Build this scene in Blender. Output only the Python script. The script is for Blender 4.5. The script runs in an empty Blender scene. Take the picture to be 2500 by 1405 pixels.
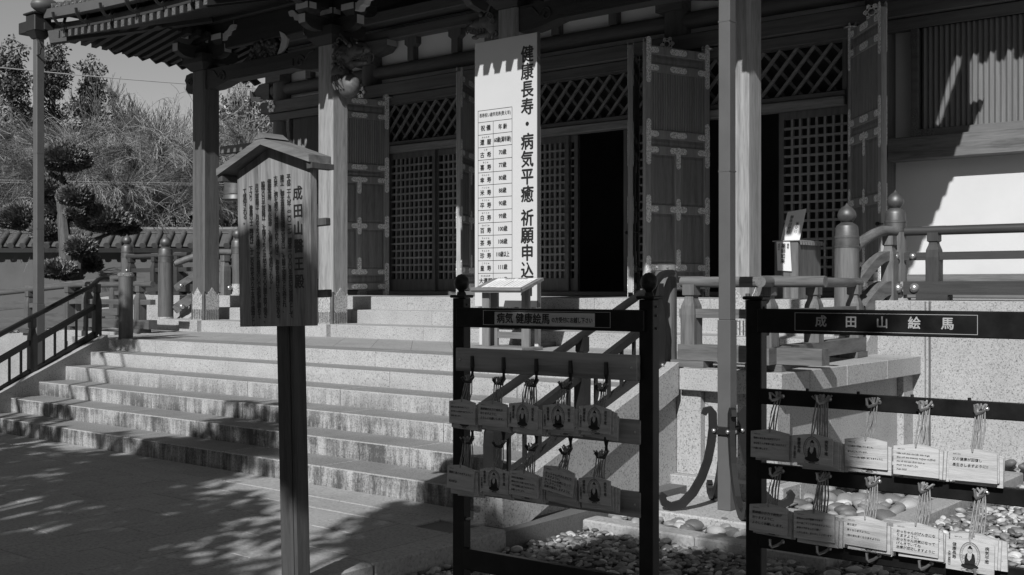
import bpy, math, random
import numpy as np
from mathutils import Vector, Matrix, noise as mnoise

random.seed(7); np.random.seed(7)
C = bpy.context.scene.collection
SC = bpy.context.scene

# ------------------------------------------------------------------ camera, sky, sun, exposure
TH = math.radians(39.5)          # the hall front stands 39.5 degrees off the picture plane
CO, SI = math.cos(TH), math.sin(TH)
FPX, PX0, PY0, EYE = 2790.0, 1250.0, 702.5, 1.6
cam_d = bpy.data.cameras.new('camera'); cam = bpy.data.objects.new('camera', cam_d); C.objects.link(cam)
cam.location = (0, 0, EYE); cam.rotation_euler = (math.radians(90), 0, TH)
cam_d.sensor_width = 36.0; cam_d.lens = 36.0 * FPX / 2500.0
cam_d.clip_start = 0.05; cam_d.clip_end = 2000
SC.camera = cam

SUN = Vector((0.34, -1.0, 0.77)).normalized()      # towards the sun
world = bpy.data.worlds.new('World'); SC.world = world; world.use_nodes = True
wn = world.node_tree; wn.nodes.clear()
w_out = wn.nodes.new('ShaderNodeOutputWorld'); w_bg = wn.nodes.new('ShaderNodeBackground')
w_sky = wn.nodes.new('ShaderNodeTexSky'); w_bw = wn.nodes.new('ShaderNodeRGBToBW')
w_sky.sky_type = 'NISHITA'; w_sky.sun_disc = False
w_sky.sun_elevation = math.asin(SUN.z); w_sky.sun_rotation = math.atan2(SUN.x, SUN.y)
w_sky.air_density = 1.0; w_sky.dust_density = 0.2; w_sky.ozone_density = 1.0
wn.links.new(w_sky.outputs[0], w_bw.inputs[0]); wn.links.new(w_bw.outputs[0], w_bg.inputs[0])
w_bg.inputs[1].default_value = 0.074
wn.links.new(w_bg.outputs[0], w_out.inputs[0])
sun_d = bpy.data.lights.new('sun', 'SUN'); sun = bpy.data.objects.new('sun', sun_d); C.objects.link(sun)
sun_d.energy = 5.0; sun_d.angle = math.radians(0.53); sun_d.color = (1, 1, 1)
sun.rotation_euler = SUN.to_track_quat('Z', 'Y').to_euler(); sun.location = (5, -12, 14)
SC.view_settings.view_transform = 'Standard'; SC.view_settings.look = 'None'
SC.view_settings.exposure = 0.07; SC.view_settings.gamma = 1.0
SC.view_settings.use_curve_mapping = False

# ------------------------------------------------------------------ measuring helpers
def ray(px): return (px - PX0) / FPX
def at_y(px, py, Y):
    t = ray(px); D = Y / (CO + t * SI)
    return Vector((D * (t * CO - SI), Y, EYE - (py - PY0) * D / FPX))
def at_d(px, py, D):
    t = ray(px); a = t * D
    return Vector((a * CO - D * SI, a * SI + D * CO, EYE - (py - PY0) * D / FPX))

# ------------------------------------------------------------------ mesh builder
class MB:
    def __init__(s): s.v = []; s.f = []
    def add(s, vs, fs):
        o = len(s.v); s.v += [tuple(v) for v in vs]; s.f += [tuple(i + o for i in f) for f in fs]; return s
    def box(s, x0, x1, y0, y1, z0, z1, c=0.0):
        if x0 > x1: x0, x1 = x1, x0
        if y0 > y1: y0, y1 = y1, y0
        if z0 > z1: z0, z1 = z1, z0
        if c <= 0:
            return s.add([(x0,y0,z0),(x1,y0,z0),(x1,y1,z0),(x0,y1,z0),(x0,y0,z1),(x1,y0,z1),(x1,y1,z1),(x0,y1,z1)],
                         [(0,3,2,1),(4,5,6,7),(0,1,5,4),(1,2,6,5),(2,3,7,6),(3,0,4,7)])
        c = min(c, .45*min(x1-x0, y1-y0, z1-z0))
        lo, hi = (x0,y0,z0), (x1,y1,z1)
        idx = {}; vs = []
        for i in range(8):
            sg = ((i & 1), (i >> 1) & 1, (i >> 2) & 1)
            for ax in range(3):
                p = []
                for k in range(3):
                    e = hi[k] if sg[k] else lo[k]
                    if k != ax: e += -c if sg[k] else c
                    p.append(e)
                idx[(sg, ax)] = len(vs); vs.append(p)
        fs = []
        for ax in range(3):
            a, b = (ax+1) % 3, (ax+2) % 3
            for sgn in (0, 1):
                q = []
                for (u, w) in ((0,0),(1,0),(1,1),(0,1)):
                    sg = [0,0,0]; sg[ax] = sgn; sg[a] = u; sg[b] = w; q.append(idx[(tuple(sg), ax)])
                fs.append(q if sgn else q[::-1])
            for u in (0, 1):
                for w in (0, 1):
                    s0 = [0,0,0]; s0[a] = u; s0[b] = w; s1 = list(s0); s1[ax] = 1
                    q = [idx[(tuple(s0), a)], idx[(tuple(s1), a)], idx[(tuple(s1), b)], idx[(tuple(s0), b)]]
                    fs.append(q if (u == w) == True else q[::-1])
        for i in range(8):
            sg = ((i & 1), (i >> 1) & 1, (i >> 2) & 1)
            q = [idx[(sg, 0)], idx[(sg, 1)], idx[(sg, 2)]]
            fs.append(q if (sum(sg) % 2) else q[::-1])
        return s.add(vs, fs)
    def hexa(s, p):      # 8 points: bottom ring then top ring
        return s.add(p, [(0,3,2,1),(4,5,6,7),(0,1,5,4),(1,2,6,5),(2,3,7,6),(3,0,4,7)])
    def bar(s, a, b, w, h, up=(0,0,1)):   # rectangular bar from a to b
        a = Vector(a); b = Vector(b); d = (b-a).normalized(); u = Vector(up)
        r = d.cross(u).normalized(); u = r.cross(d).normalized()
        q = []
        for p in (a, b):
            for (i, j) in ((-1,-1),(1,-1),(1,1),(-1,1)): q.append(p + r*(i*w/2) + u*(j*h/2))
        return s.add(q, [(0,1,2,3),(7,6,5,4),(0,4,5,1),(1,5,6,2),(2,6,7,3),(3,7,4,0)])
    def sweep(s, pts, prof, up=(0,0,1), closed_ends=True):   # closed profile (side, up) swept along pts
        pts = [Vector(p) for p in pts]; n = len(prof); vs = []; up = Vector(up)
        for i, p in enumerate(pts):
            d = (pts[min(i+1, len(pts)-1)] - pts[max(i-1, 0)]).normalized()
            r = d.cross(up)
            r = r.normalized() if r.length > 1e-6 else Vector((1,0,0)); u = r.cross(d).normalized()
            for (a, b) in prof: vs.append(p + r*a + u*b)
        fs = []
        for i in range(len(pts)-1):
            for k in range(n):
                k2 = (k+1) % n
                fs.append((i*n+k, i*n+k2, (i+1)*n+k2, (i+1)*n+k))
        if closed_ends:
            fs.append(tuple(range(n-1, -1, -1))); fs.append(tuple((len(pts)-1)*n + k for k in range(n)))
        return s.add(vs, fs)
    def tube(s, pts, r, n=8, up=(0,0,1)):
        pts = [Vector(p) for p in pts]; R = r if isinstance(r, (list, tuple)) else [r]*len(pts)
        vs = []; up = Vector(up)
        for i, p in enumerate(pts):
            d = (pts[min(i+1, len(pts)-1)] - pts[max(i-1, 0)]).normalized()
            uu = up if abs(d.dot(up)) < .98 else Vector((1,0.2,0))
            a = d.cross(uu).normalized(); b = a.cross(d).normalized()
            for k in range(n):
                t = 2*math.pi*k/n; vs.append(p + a*(math.cos(t)*R[i]) + b*(math.sin(t)*R[i]))
        fs = []
        for i in range(len(pts)-1):
            for k in range(n):
                k2 = (k+1) % n; fs.append((i*n+k, i*n+k2, (i+1)*n+k2, (i+1)*n+k))
        fs.append(tuple(range(n-1, -1, -1))); fs.append(tuple((len(pts)-1)*n + k for k in range(n)))
        return s.add(vs, fs)
    def lathe(s, cx, cy, prof, n=20):     # prof: (radius, z)
        vs = []
        for (r, z) in prof:
            for k in range(n):
                t = 2*math.pi*k/n; vs.append((cx + r*math.cos(t), cy + r*math.sin(t), z))
        fs = []
        for i in range(len(prof)-1):
            for k in range(n):
                k2 = (k+1) % n; fs.append((i*n+k, i*n+k2, (i+1)*n+k2, (i+1)*n+k))
        fs.append(tuple(range(n-1, -1, -1))); fs.append(tuple((len(prof)-1)*n + k for k in range(n)))
        return s.add(vs, fs)
    def prism(s, poly, ax, lo, hi):       # polygon in the plane across axis ax, extruded lo..hi
        def p3(q, e):
            if ax == 0: return (e, q[0], q[1])
            if ax == 1: return (q[0], e, q[1])
            return (q[0], q[1], e)
        n = len(poly)
        vs = [p3(q, lo) for q in poly] + [p3(q, hi) for q in poly]
        fs = [tuple(range(n)), tuple(range(2*n-1, n-1, -1))] + [(k, k+n, (k+1) % n + n, (k+1) % n) for k in range(n)]
        return s.add(vs, fs)
    def ball(s, c, r, n=12, m=8, sc=(1,1,1)):
        vs = []; fs = []
        for i in range(m+1):
            ph = math.pi*i/m
            for k in range(n):
                t = 2*math.pi*k/n
                vs.append((c[0]+r*sc[0]*math.sin(ph)*math.cos(t), c[1]+r*sc[1]*math.sin(ph)*math.sin(t), c[2]+r*sc[2]*math.cos(ph)))
        for i in range(m):
            for k in range(n):
                k2 = (k+1) % n; fs.append((i*n+k, (i+1)*n+k, (i+1)*n+k2, i*n+k2))
        return s.add(vs, fs)
    def mesh(s, name, mat, smooth=False, off=(0,0,0)):
        me = bpy.data.meshes.new(name)
        me.from_pydata([(v[0]-off[0], v[1]-off[1], v[2]-off[2]) for v in s.v], [], s.f)
        me.validate(); 
        import bmesh
        bm = bmesh.new(); bm.from_mesh(me); bmesh.ops.recalc_face_normals(bm, faces=bm.faces); bm.to_mesh(me); bm.free()
        if mat: me.materials.append(mat)
        if smooth:
            me.shade_smooth()
            try: me.set_sharp_from_angle(angle=math.radians(38))
            except Exception: pass
        return me

def root_of(o):
    while o.parent: o = o.parent
    return o
def tag(o, label=None, cat=None, group=None, kind=None):
    if label: o['label'] = label
    if cat: o['category'] = cat
    if group: o['group'] = group
    if kind: o['kind'] = kind
    return o
def thing(name, label, cat, loc=(0,0,0), rot=(0,0,0), group=None):
    o = bpy.data.objects.new(name, None); C.objects.link(o); o.empty_display_size = .1
    o.location = loc; o.rotation_euler = rot
    return tag(o, label, cat, group)
def part(name, mb, mat, parent=None, smooth=False, local=False, kind=None):
    off = (0,0,0)
    if parent is not None and not local: off = root_of(parent).location
    o = bpy.data.objects.new(name, mb.mesh(name, mat, smooth, off)); C.objects.link(o)
    if parent is not None: o.parent = parent
    if kind: o['kind'] = kind
    return o
def inst(name, me, parent, loc=(0,0,0), rot=(0,0,0), scale=(1,1,1), local=False):
    o = bpy.data.objects.new(name, me); C.objects.link(o)
    off = Vector((0,0,0))
    if parent is not None:
        o.parent = parent
        if not local: off = root_of(parent).location
    o.location = Vector(loc) - off; o.rotation_euler = rot; o.scale = scale
    return o
def np_mesh(name, verts, faces, mat, smooth=False):      # verts (n,3), faces (m,k) arrays
    me = bpy.data.meshes.new(name); k = faces.shape[1]
    me.vertices.add(len(verts)); me.vertices.foreach_set('co', verts.astype(np.float32).ravel())
    me.loops.add(faces.size); me.loops.foreach_set('vertex_index', faces.astype(np.int32).ravel())
    me.polygons.add(len(faces)); me.polygons.foreach_set('loop_start', np.arange(0, faces.size, k, dtype=np.int32))
    try: me.polygons.foreach_set('loop_total', np.full(len(faces), k, dtype=np.int32))
    except Exception: pass
    me.update(calc_edges=True); me.validate()
    if mat: me.materials.append(mat)
    if smooth: me.shade_smooth()
    return me

# ------------------------------------------------------------------ materials (a monochrome place: all greys)
def _new(name):
    m = bpy.data.materials.new(name); m.use_nodes = True; nt = m.node_tree
    b = nt.nodes['Principled BSDF']; return m, nt, b
def _g(v): return (v, v, v, 1)
def _coords(nt, scale=(1,1,1), rnd=True):
    tc = nt.nodes.new('ShaderNodeTexCoord'); mp = nt.nodes.new('ShaderNodeMapping')
    mp.inputs['Scale'].default_value = scale
    if rnd:
        oi = nt.nodes.new('ShaderNodeObjectInfo'); mu = nt.nodes.new('ShaderNodeMath'); mu.operation = 'MULTIPLY'; mu.inputs[1].default_value = 37.0
        nt.links.new(oi.outputs['Random'], mu.inputs[0]); ad = nt.nodes.new('ShaderNodeVectorMath'); ad.operation = 'ADD'
        nt.links.new(tc.outputs['Object'], ad.inputs[0]); nt.links.new(mu.outputs[0], ad.inputs[1]); nt.links.new(ad.outputs[0], mp.inputs[0])
    else: nt.links.new(tc.outputs['Object'], mp.inputs[0])
    return mp.outputs[0]
def _noise(nt, vec, scale, detail=4, rough=.55, dist=0.0):
    n = nt.nodes.new('ShaderNodeTexNoise'); n.inputs['Scale'].default_value = scale; n.inputs['Detail'].default_value = detail
    n.inputs['Roughness'].default_value = rough; n.inputs['Distortion'].default_value = dist
    nt.links.new(vec, n.inputs['Vector']); return n.outputs[0]
def _ramp(nt, fac, stops):
    r = nt.nodes.new('ShaderNodeValToRGB'); e = r.color_ramp.elements
    e[0].position = stops[0][0]; e[0].color = _g(stops[0][1]); e[1].position = stops[-1][0]; e[1].color = _g(stops[-1][1])
    for p, v in stops[1:-1]:
        q = e.new(p); q.color = _g(v)
    nt.links.new(fac, r.inputs[0]); return r.outputs[0]
def _mix(nt, fac, a, b, mode='MIX'):
    m = nt.nodes.new('ShaderNodeMix'); m.data_type = 'RGBA'; m.blend_type = mode
    for i, v in ((0, fac), (6, a), (7, b)):
        if isinstance(v, (int, float)): m.inputs[i].default_value = v if i == 0 else _g(v)
        else: nt.links.new(v, m.inputs[i])
    return m.outputs[2]
def _bump(nt, b, h, strength, dist=.01):
    bp = nt.nodes.new('ShaderNodeBump'); bp.inputs['Strength'].default_value = strength; bp.inputs['Distance'].default_value = dist
    nt.links.new(h, bp.inputs['Height']); nt.links.new(bp.outputs[0], b.inputs['Normal'])
def _math(nt, op, a, b=None):
    m = nt.nodes.new('ShaderNodeMath'); m.operation = op
    for i, v in enumerate((a, b)):
        if v is None: continue
        if isinstance(v, (int, float)): m.inputs[i].default_value = v
        else: nt.links.new(v, m.inputs[i])
    return m.outputs[0]
def _maprange(nt, v, a, b, c, d):
    m = nt.nodes.new('ShaderNodeMapRange'); m.clamp = True
    for i, q in enumerate((a, b, c, d)): m.inputs[i+1].default_value = q
    nt.links.new(v, m.inputs[0]); return m.outputs[0]

def wood(name, v, axis='z', rough=.62, contrast=.45, grain=1.0):
    m, nt, b = _new(name)
    sc = {'x': (.7, 9, 9), 'y': (9, .7, 9), 'z': (9, 9, .7)}[axis]
    sc = tuple(q*grain for q in sc)
    vec = _coords(nt, sc)
    n1 = _noise(nt, vec, 1.6, 5, .6, 1.2); n2 = _noise(nt, vec, 9.0, 3, .5, .3)
    w = nt.nodes.new('ShaderNodeTexWave'); w.wave_type = 'RINGS'; w.rings_direction = {'x':'X','y':'Y','z':'Z'}[axis]
    w.inputs['Scale'].default_value = .35; w.inputs['Distortion'].default_value = 6.0; w.inputs['Detail'].default_value = 2.0
    nt.links.new(vec, w.inputs['Vector'])
    n3 = _noise(nt, _coords(nt, (1,1,1)), 1.3, 3, .6)
    f = _math(nt, 'ADD', _math(nt, 'MULTIPLY', n1, .48), _math(nt, 'ADD', _math(nt, 'MULTIPLY', n2, .30), _math(nt, 'ADD', _math(nt, 'MULTIPLY', n3, .14), _math(nt, 'MULTIPLY', w.outputs['Fac'], .08))))
    c = _ramp(nt, f, [(.30, v*(1-contrast)), (.5, v), (.70, v*(1+contrast*.8))])
    nt.links.new(c, b.inputs['Base Color']); b.inputs['Roughness'].default_value = rough
    _bump(nt, b, n2, .25, .004)
    return m
def granite(name, v, speck=.5, stain=False, scale=85.0):
    m, nt, b = _new(name)
    vec = _coords(nt, (1,1,1))
    s1 = _noise(nt, vec, scale, 2, .7); s2 = _noise(nt, vec, scale*.45, 2, .6); big = _noise(nt, vec, 1.7, 4, .6)
    c = _ramp(nt, s1, [(.33, v*(1-speck)), (.43, v*.93), (.55, v), (.72, v*1.22)])
    d = _ramp(nt, s2, [(.27, 1-speck*.45), (.36, 1.0), (.8, 1.0)])
    c = _mix(nt, 1.0, c, d, 'MULTIPLY')
    c = _mix(nt, 1.0, c, _ramp(nt, big, [(.25, .82), (.75, 1.08)]), 'MULTIPLY')
    if stain:   # dark rain streaks of lichen on the faces of the lower steps
        ge = nt.nodes.new('ShaderNodeNewGeometry'); sx = nt.nodes.new('ShaderNodeSeparateXYZ'); nt.links.new(ge.outputs['Position'], sx.inputs[0])
        mp = nt.nodes.new('ShaderNodeMapping'); mp.inputs['Scale'].default_value = (11, 3, 1.5); nt.links.new(ge.outputs['Position'], mp.inputs[0])
        st = _noise(nt, mp.outputs[0], 1.0, 5, .75, .3)
        mp2 = nt.nodes.new('ShaderNodeMapping'); mp2.inputs['Scale'].default_value = (1.1, 1.5, 5.0); nt.links.new(ge.outputs['Position'], mp2.inputs[0])
        pt = _noise(nt, mp2.outputs[0], 1.0, 3, .6)
        fine = _noise(nt, ge.outputs['Position'], 55.0, 3, .7)
        low = _maprange(nt, sx.outputs['Z'], .74, .34, 0.0, 1.0)
        f = _math(nt, 'ADD', _math(nt, 'ADD', st, _math(nt, 'MULTIPLY', fine, .35)), _math(nt, 'MULTIPLY', pt, .55))
        f = _maprange(nt, f, .80, 1.06, 0.0, 1.0)
        nz = nt.nodes.new('ShaderNodeSeparateXYZ'); nt.links.new(ge.outputs['Normal'], nz.inputs[0])
        vert = _maprange(nt, nz.outputs['Z'], .5, .1, .12, 1.0)
        f = _math(nt, 'MULTIPLY', _math(nt, 'MULTIPLY', f, low), _math(nt, 'MULTIPLY', vert, .88))
        c = _mix(nt, f, c, .035)
        tre = _maprange(nt, nz.outputs['Z'], .6, .9, 1.0, .58)     # treads darkened in the colour, matching their tone in grazing light
        tr = nt.nodes.new('ShaderNodeCombineColor')
        for i in range(3): nt.links.new(tre, tr.inputs[i])
        c = _mix(nt, 1.0, c, tr.outputs[0], 'MULTIPLY')
    nt.links.new(c, b.inputs['Base Color']); b.inputs['Roughness'].default_value = .72
    _bump(nt, b, s1, .12, .004)
    return m
def plain(name, v, rough=.5, metal=0.0, var=.15, scale=6.0, bump=0.0, spec=.5):
    m, nt, b = _new(name)
    vec = _coords(nt, (1,1,1)); n = _noise(nt, vec, scale, 4, .6)
    nt.links.new(_ramp(nt, n, [(.25, v*(1-var)), (.75, v*(1+var))]), b.inputs['Base Color'])
    b.inputs['Roughness'].default_value = rough; b.inputs['Metallic'].default_value = metal
    b.inputs['Specular IOR Level'].default_value = spec
    if bump: _bump(nt, b, n, bump, .006)
    return m
def chased(name, v, scale=60, metal=.2, rough=.42):      # metal fittings with chased scroll ornament
    m, nt, b = _new(name)
    vec = _coords(nt, (1,1,1))
    vo = nt.nodes.new('ShaderNodeTexVoronoi'); vo.feature = 'SMOOTH_F1'; vo.inputs['Scale'].default_value = scale; nt.links.new(vec, vo.inputs['Vector'])
    n = _noise(nt, vec, scale*.8, 3, .6, 2.0)
    f = _math(nt, 'ADD', _math(nt, 'MULTIPLY', vo.outputs['Distance'], .7), _math(nt, 'MULTIPLY', n, .6))
    nt.links.new(_ramp(nt, f, [(.35, v*.3), (.52, v), (.75, v*1.5)]), b.inputs['Base Color'])
    b.inputs['Metallic'].default_value = metal; b.inputs['Roughness'].default_value = rough
    _bump(nt, b, f, .6, .006)
    return m
def foliage(name, v, var=.6, rough=.55, trans=.0):
    m, nt, b = _new(name)
    ge = nt.nodes.new('ShaderNodeNewGeometry')
    nt.links.new(_ramp(nt, ge.outputs['Random Per Island'], [(0.0, v*(1-var)), (.6, v), (1.0, v*(1+var))]), b.inputs['Base Color'])
    b.inputs['Roughness'].default_value = rough
    return m
M = {}
for ax in 'xyz':
    M['timber_'+ax] = wood('timber_'+ax, .115, ax, .6, .4)  # same wood as the pillars, colour darkened for the shade under the eaves
    M['cypress_'+ax] = wood('cypress_'+ax, .25, ax, .6, .55)
    M['rail_'+ax] = wood('rail_'+ax, .115, ax, .6, .65)
    M['oldwood_'+ax] = wood('oldwood_'+ax, .085, ax, .6, .5)
    M['lattice_'+ax] = wood('lattice_'+ax, .24, ax, .6, .45)
    M['soffit_'+ax] = wood('soffit_'+ax, .030, ax, .6, .4)  # porch wood again, colour deepened to stand in for shade under the roof
    M['darkrail_'+ax] = wood('darkrail_'+ax, .04, ax, .5, .4)
    M['weather_'+ax] = wood('weather_'+ax, .15, ax, .75, .5)
M['door'] = wood('door', .30, 'z', .5, .4)
M['door_panel'] = wood('door_panel', .21, 'z', .5, .5)
M['slat'] = wood('slat', .15, 'z', .6, .3)
M['board'] = wood('board', .185, 'z', .7, .85, 1.3)
M['board_dark'] = wood('board_dark', .055, 'z', .75, .6, 1.6)
M['pine_board'] = wood('pine_board', .25, 'x', .6, .75, .8)
M['ema'] = wood('ema', .42, 'x', .65, .32, 5.0)
M['granite'] = granite('granite', .355, .68, False, 78.0)
M['granite_step'] = granite('granite_step', .395, .62, True, 78.0)
M['granite_dark'] = granite('granite_dark', .12, .35)
M['paving'] = granite('paving', .32, .35, False, 45.0)
M['ground'] = granite('ground', .12, .4, False, 30.0)
M['plaster'] = plain('plaster', .54, .8, 0, .06, 1.4)
M['plaster_lifted'] = plain('plaster_lifted', .86, .8, 0, .04, 1.4)  # same plaster, colour raised to lighten the shaded upper panels
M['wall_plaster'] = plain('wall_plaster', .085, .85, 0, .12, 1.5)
M['white_paint'] = plain('white_paint', .49, .45, 0, .04, 1.2)
M['end_paint'] = plain('end_paint', .5, .7, 0, .08, 8.0)
M['ink'] = plain('ink', .012, .5, 0, .2, 20)
M['pale_ink'] = plain('pale_ink', .32, .5, 0, .05, 20)
M['lacquer'] = plain('lacquer', .010, .36, 0, .6, 14.0, .08, .22)
M['bronze'] = plain('bronze', .12, .5, .6, .35, 7.0, .15)
M['bronze_dark'] = plain('bronze_dark', .055, .38, .4, .3, 7.0, .1)
M['steel'] = plain('steel', .45, .3, .8, .1, 12)
M['gutter'] = plain('gutter', .10, .5, .15, .12, 4.0)
M['gutter_dark'] = plain('gutter_dark', .03, .45, .3, .2, 6.0)
M['iron'] = plain('iron', .02, .42, .3, .25, 8.0)
M['chased'] = chased('chased', .34)
M['plate_metal'] = chased('plate_metal', .75)
M['chased_dark'] = chased('chased_dark', .12, 70, .45, .5)
M['tile'] = plain('tile', .09, .5, .1, .3, 5.0)
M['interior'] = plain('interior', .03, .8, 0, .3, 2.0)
M['rope'] = plain('rope', .24, .8, 0, .4, 60, .5)
M['paper'] = plain('paper', .62, .8, 0, .04, 8)
M['carving'] = wood('carving', .085, 'x', .55, .5, 1.5)
M['bark'] = wood('bark', .08, 'z', .85, .6, 2.0)
M['bark_pale'] = plain('bark_pale', .26, .8, 0, .5, 10)
M['leaf_dark'] = foliage('leaf_dark', .075, .7)
M['leaf_pine'] = foliage('leaf_pine', .17, .8)
M['leaf_mid'] = foliage('leaf_mid', .19, .7)
M['twig'] = foliage('twig', .19, .9, .8)
M['soil'] = plain('soil', .09, .9, 0, .3, 3, .3)
M['wire'] = plain('wire', .22, .6, 0, .1, 3)

def text_mb(body, size, bold=0.0, spacing=1.0, line=1.0, align='CENTER', sx=1.0, shear=0.0):
    """flat text as (x, y, lift); heavier strokes come from copies set a hair apart"""
    c = bpy.data.curves.new('lettering', 'FONT'); c.body = body; c.size = size; c.resolution_u = 2
    c.align_x = align; c.align_y = 'TOP'; c.space_character = spacing; c.space_line = line; c.shear = shear
    o = bpy.data.objects.new('lettering', c); me = bpy.data.meshes.new_from_object(o)
    mb = MB(); b = bold*size; k = 0
    sh = [(0,0)] if bold <= 0 else [(0,0),(b,0),(-b,0),(0,b*.8),(0,-b*.8)]
    for (dx, dy) in sh:
        mb.add([(v.co.x*sx + dx, v.co.y + dy, k*.00006) for v in me.vertices], [tuple(p.vertices) for p in me.polygons]); k += 1
    bpy.data.objects.remove(o); bpy.data.curves.remove(c); bpy.data.meshes.remove(me)
    return mb
def lettering(name, body, size, org, xdir, updir, mat, parent, local=False, **kw):
    """flat print: text laid out from org along xdir / updir"""
    t = text_mb(body, size, **kw); org = Vector(org); xd = Vector(xdir); ud = Vector(updir)
    nd = xd.cross(ud).normalized()
    mb = MB(); mb.v = [tuple(org + xd*v[0] + ud*v[1] + nd*v[2]) for v in t.v]; mb.f = t.f
    off = (0,0,0) if local or parent is None else root_of(parent).location
    me = bpy.data.meshes.new(name); me.from_pydata([(v[0]-off[0], v[1]-off[1], v[2]-off[2]) for v in mb.v], [], mb.f); me.materials.append(mat)
    o = bpy.data.objects.new(name, me); C.objects.link(o); o.parent = parent
    return o
def vtext(s): return '\n'.join(s)
# ================================================================== ground, paving, stonework
def sheet(name, x0, x1, y0, y1, z, mat):
    o = part(name, MB().add([(x0,y0,z),(x1,y0,z),(x1,y1,z),(x0,y1,z)], [(0,1,2,3)]), mat); tag(o, kind='structure'); return o
sheet('ground', -600, 600, -600, 600, -.24, M['ground'])
pav = part('pavement', MB().box(-45, -4.83, -14, 8.2, -.2, -.014), M['granite_dark']); tag(pav, kind='structure')
def slab_mesh(w, l, h=.05):
    return MB().box(-w/2+.003, w/2-.003, -l/2+.003, l/2-.003, -h, 0, .006).mesh('slab', M['paving'])
KX0, KX1 = -5.05, -4.82
sw, sl = .46, .84
me_slab = slab_mesh(sw, sl); me_half = slab_mesh(sw, sl/2)
for i in range(27):
    x = KX0 - sw*(i+.5); y = 5.5
    if i % 2:
        inst('slab', me_half, pav, (x, y - sl/4, random.uniform(-.0015,.0015))); y -= sl/2
    for j in range(5):
        inst('slab', me_slab, pav, (x, y - sl/2, random.uniform(-.0015,.0015))); y -= sl
me_b1 = MB().box(-.697, .697, -.137, .137, -.05, 0, .006).mesh('slab', M['paving'])
me_b2 = MB().box(-.697, .697, -.175, .175, -.05, 0, .006).mesh('slab', M['paving'])
for i in range(10):
    inst('slab', me_b1, pav, (KX0 - .7 - 1.4*i - .35, 5.64, .001)); inst('slab', me_b2, pav, (KX0 - .7 - 1.4*i, 5.96, .002))
me_k = MB().box(-.113, .113, -.597, .597, -.16, 0, .012).mesh('kerb_stone', M['paving'])
for j in range(7): inst('kerb_stone', me_k, pav, ((KX0+KX1)/2, 5.2 - 1.2*j, .002))

# ---- lower flight of steps
RY = [6.144 + .42*i for i in range(6)]; RZ = [.156*(i+1) for i in range(6)]
XR = -5.165
def xl(y): return -12.97 - .34*(y - 6.56)
stairs = thing('stone_staircase', 'wide flight of six granite steps with dark rain streaks', 'stairs', (-9.2, 6.1, 0))
offs = [.75, .2, .55, .05, .9, .4]
for i in range(6):
    y0 = RY[i]; y1 = RY[i] + .47; z1 = RZ[i]; z0 = -.02 if i == 0 else RZ[i-1] - .03
    xa = xl(y0) - .03; x = xa; k = 0
    while x < XR - .05:
        L = (.55 + offs[i]) if k == 0 else random.choice((1.28, 1.42, 1.6))
        xe = min(x + L, XR)
        if XR - xe < .3: xe = XR
        part('step_block', MB().box(x + .004, xe - .004, y0 + random.uniform(-.002,.002), y1, z0, z1 + random.uniform(-.001,.001), .009), M['granite_step'], stairs)
        x = xe; k += 1
# solid core under the flight, right string with coping, left string with coping
part('core', MB().prism([(6.3,-.2),(8.3,-.2),(8.3,.70),(6.3,-.05)], 0, -13.3, -5.2), M['granite_dark'], stairs)
cop = [(5.87,-.02),(5.87,.185),(5.93,.215),(8.125,.985),(8.125,.72),(6.15,-.02)]
part('coping', MB().prism(cop, 0, -5.18, -4.92), M['granite'], stairs)
part('string_wall', MB().prism([(6.12,-.1),(8.3,-.1),(8.3,.72),(6.12,-.03)], 0, -5.175, -4.99), M['granite'], stairs)
mb = MB().prism(cop, 0, -13.27, -12.98)
mb.v = [(v[0] - .34*(v[1] - 6.56), v[1], v[2]) for v in mb.v]; part('coping', mb, M['granite'], stairs)

# ---- landing terrace
ter = thing('stone_terrace', 'granite landing terrace with overhanging cornice above the pebble bed', 'terrace', (-9.3, 8.6, 0))
part('core', MB().box(-14.37, -4.14, 8.30, 10.6, -.2, .80), M['granite'], ter)
part('core', MB().box(-16.75, -14.3, 9.5, 11.1, -.2, .80), M['granite'], ter)
for (a, b) in ((-4.915, -4.46), (-4.457, -4.0)): part('cornice', MB().box(a, b, 8.12, 8.62, .76, .936, .006), M['granite'], ter)
for (a, b) in ((8.623, 9.35), (9.353, 10.25), (10.253, 11.1)): part('cornice', MB().box(-4.5, -4.0, a, b, .76, .9355, .006), M['granite'], ter)
for (a, b) in ((-14.5, -13.98), (-13.977, -13.52)): part('cornice', MB().box(a, b, 8.12, 8.62, .76, .936, .006), M['granite'], ter)
part('cornice', MB().box(-14.5, -14.0, 8.623, 9.45, .76, .9355, .006), M['granite'], ter)
part('cornice', MB().box(-16.9, -14.5, 9.36, 9.85, .76, .936, .006), M['granite'], ter)
# diagonal paving slabs of the landing
yk0, yk1, sk = 8.625, 10.36, -.958*1.735
def clampx(x): return max(-14.47, min(-4.52, x))
x = -14.5 - .2
while x < -2.6:
    a, b = x, x + .62
    q = [(clampx(a), yk0), (clampx(b), yk0), (clampx(b + sk), yk1), (clampx(a + sk), yk1)]
    if q[1][0] - q[0][0] > .02 or q[2][0] - q[3][0] > .02:
        g = .0025
        mb = MB(); pts = [(q[0][0]+g, q[0][1]+g), (q[1][0]-g, q[1][1]+g), (q[2][0]-g, q[2][1]-g), (q[3][0]+g, q[3][1]-g)]
        mb.prism(pts, 2, .85, .934); part('slab', mb, M['paving'], ter)
    x += .62
for k in range(4): part('slab', MB().box(-16.85 + .58*k, -16.85 + .577 + .58*k, 9.86, 11.1, .86, .934, .004), M['paving'], ter)
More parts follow.
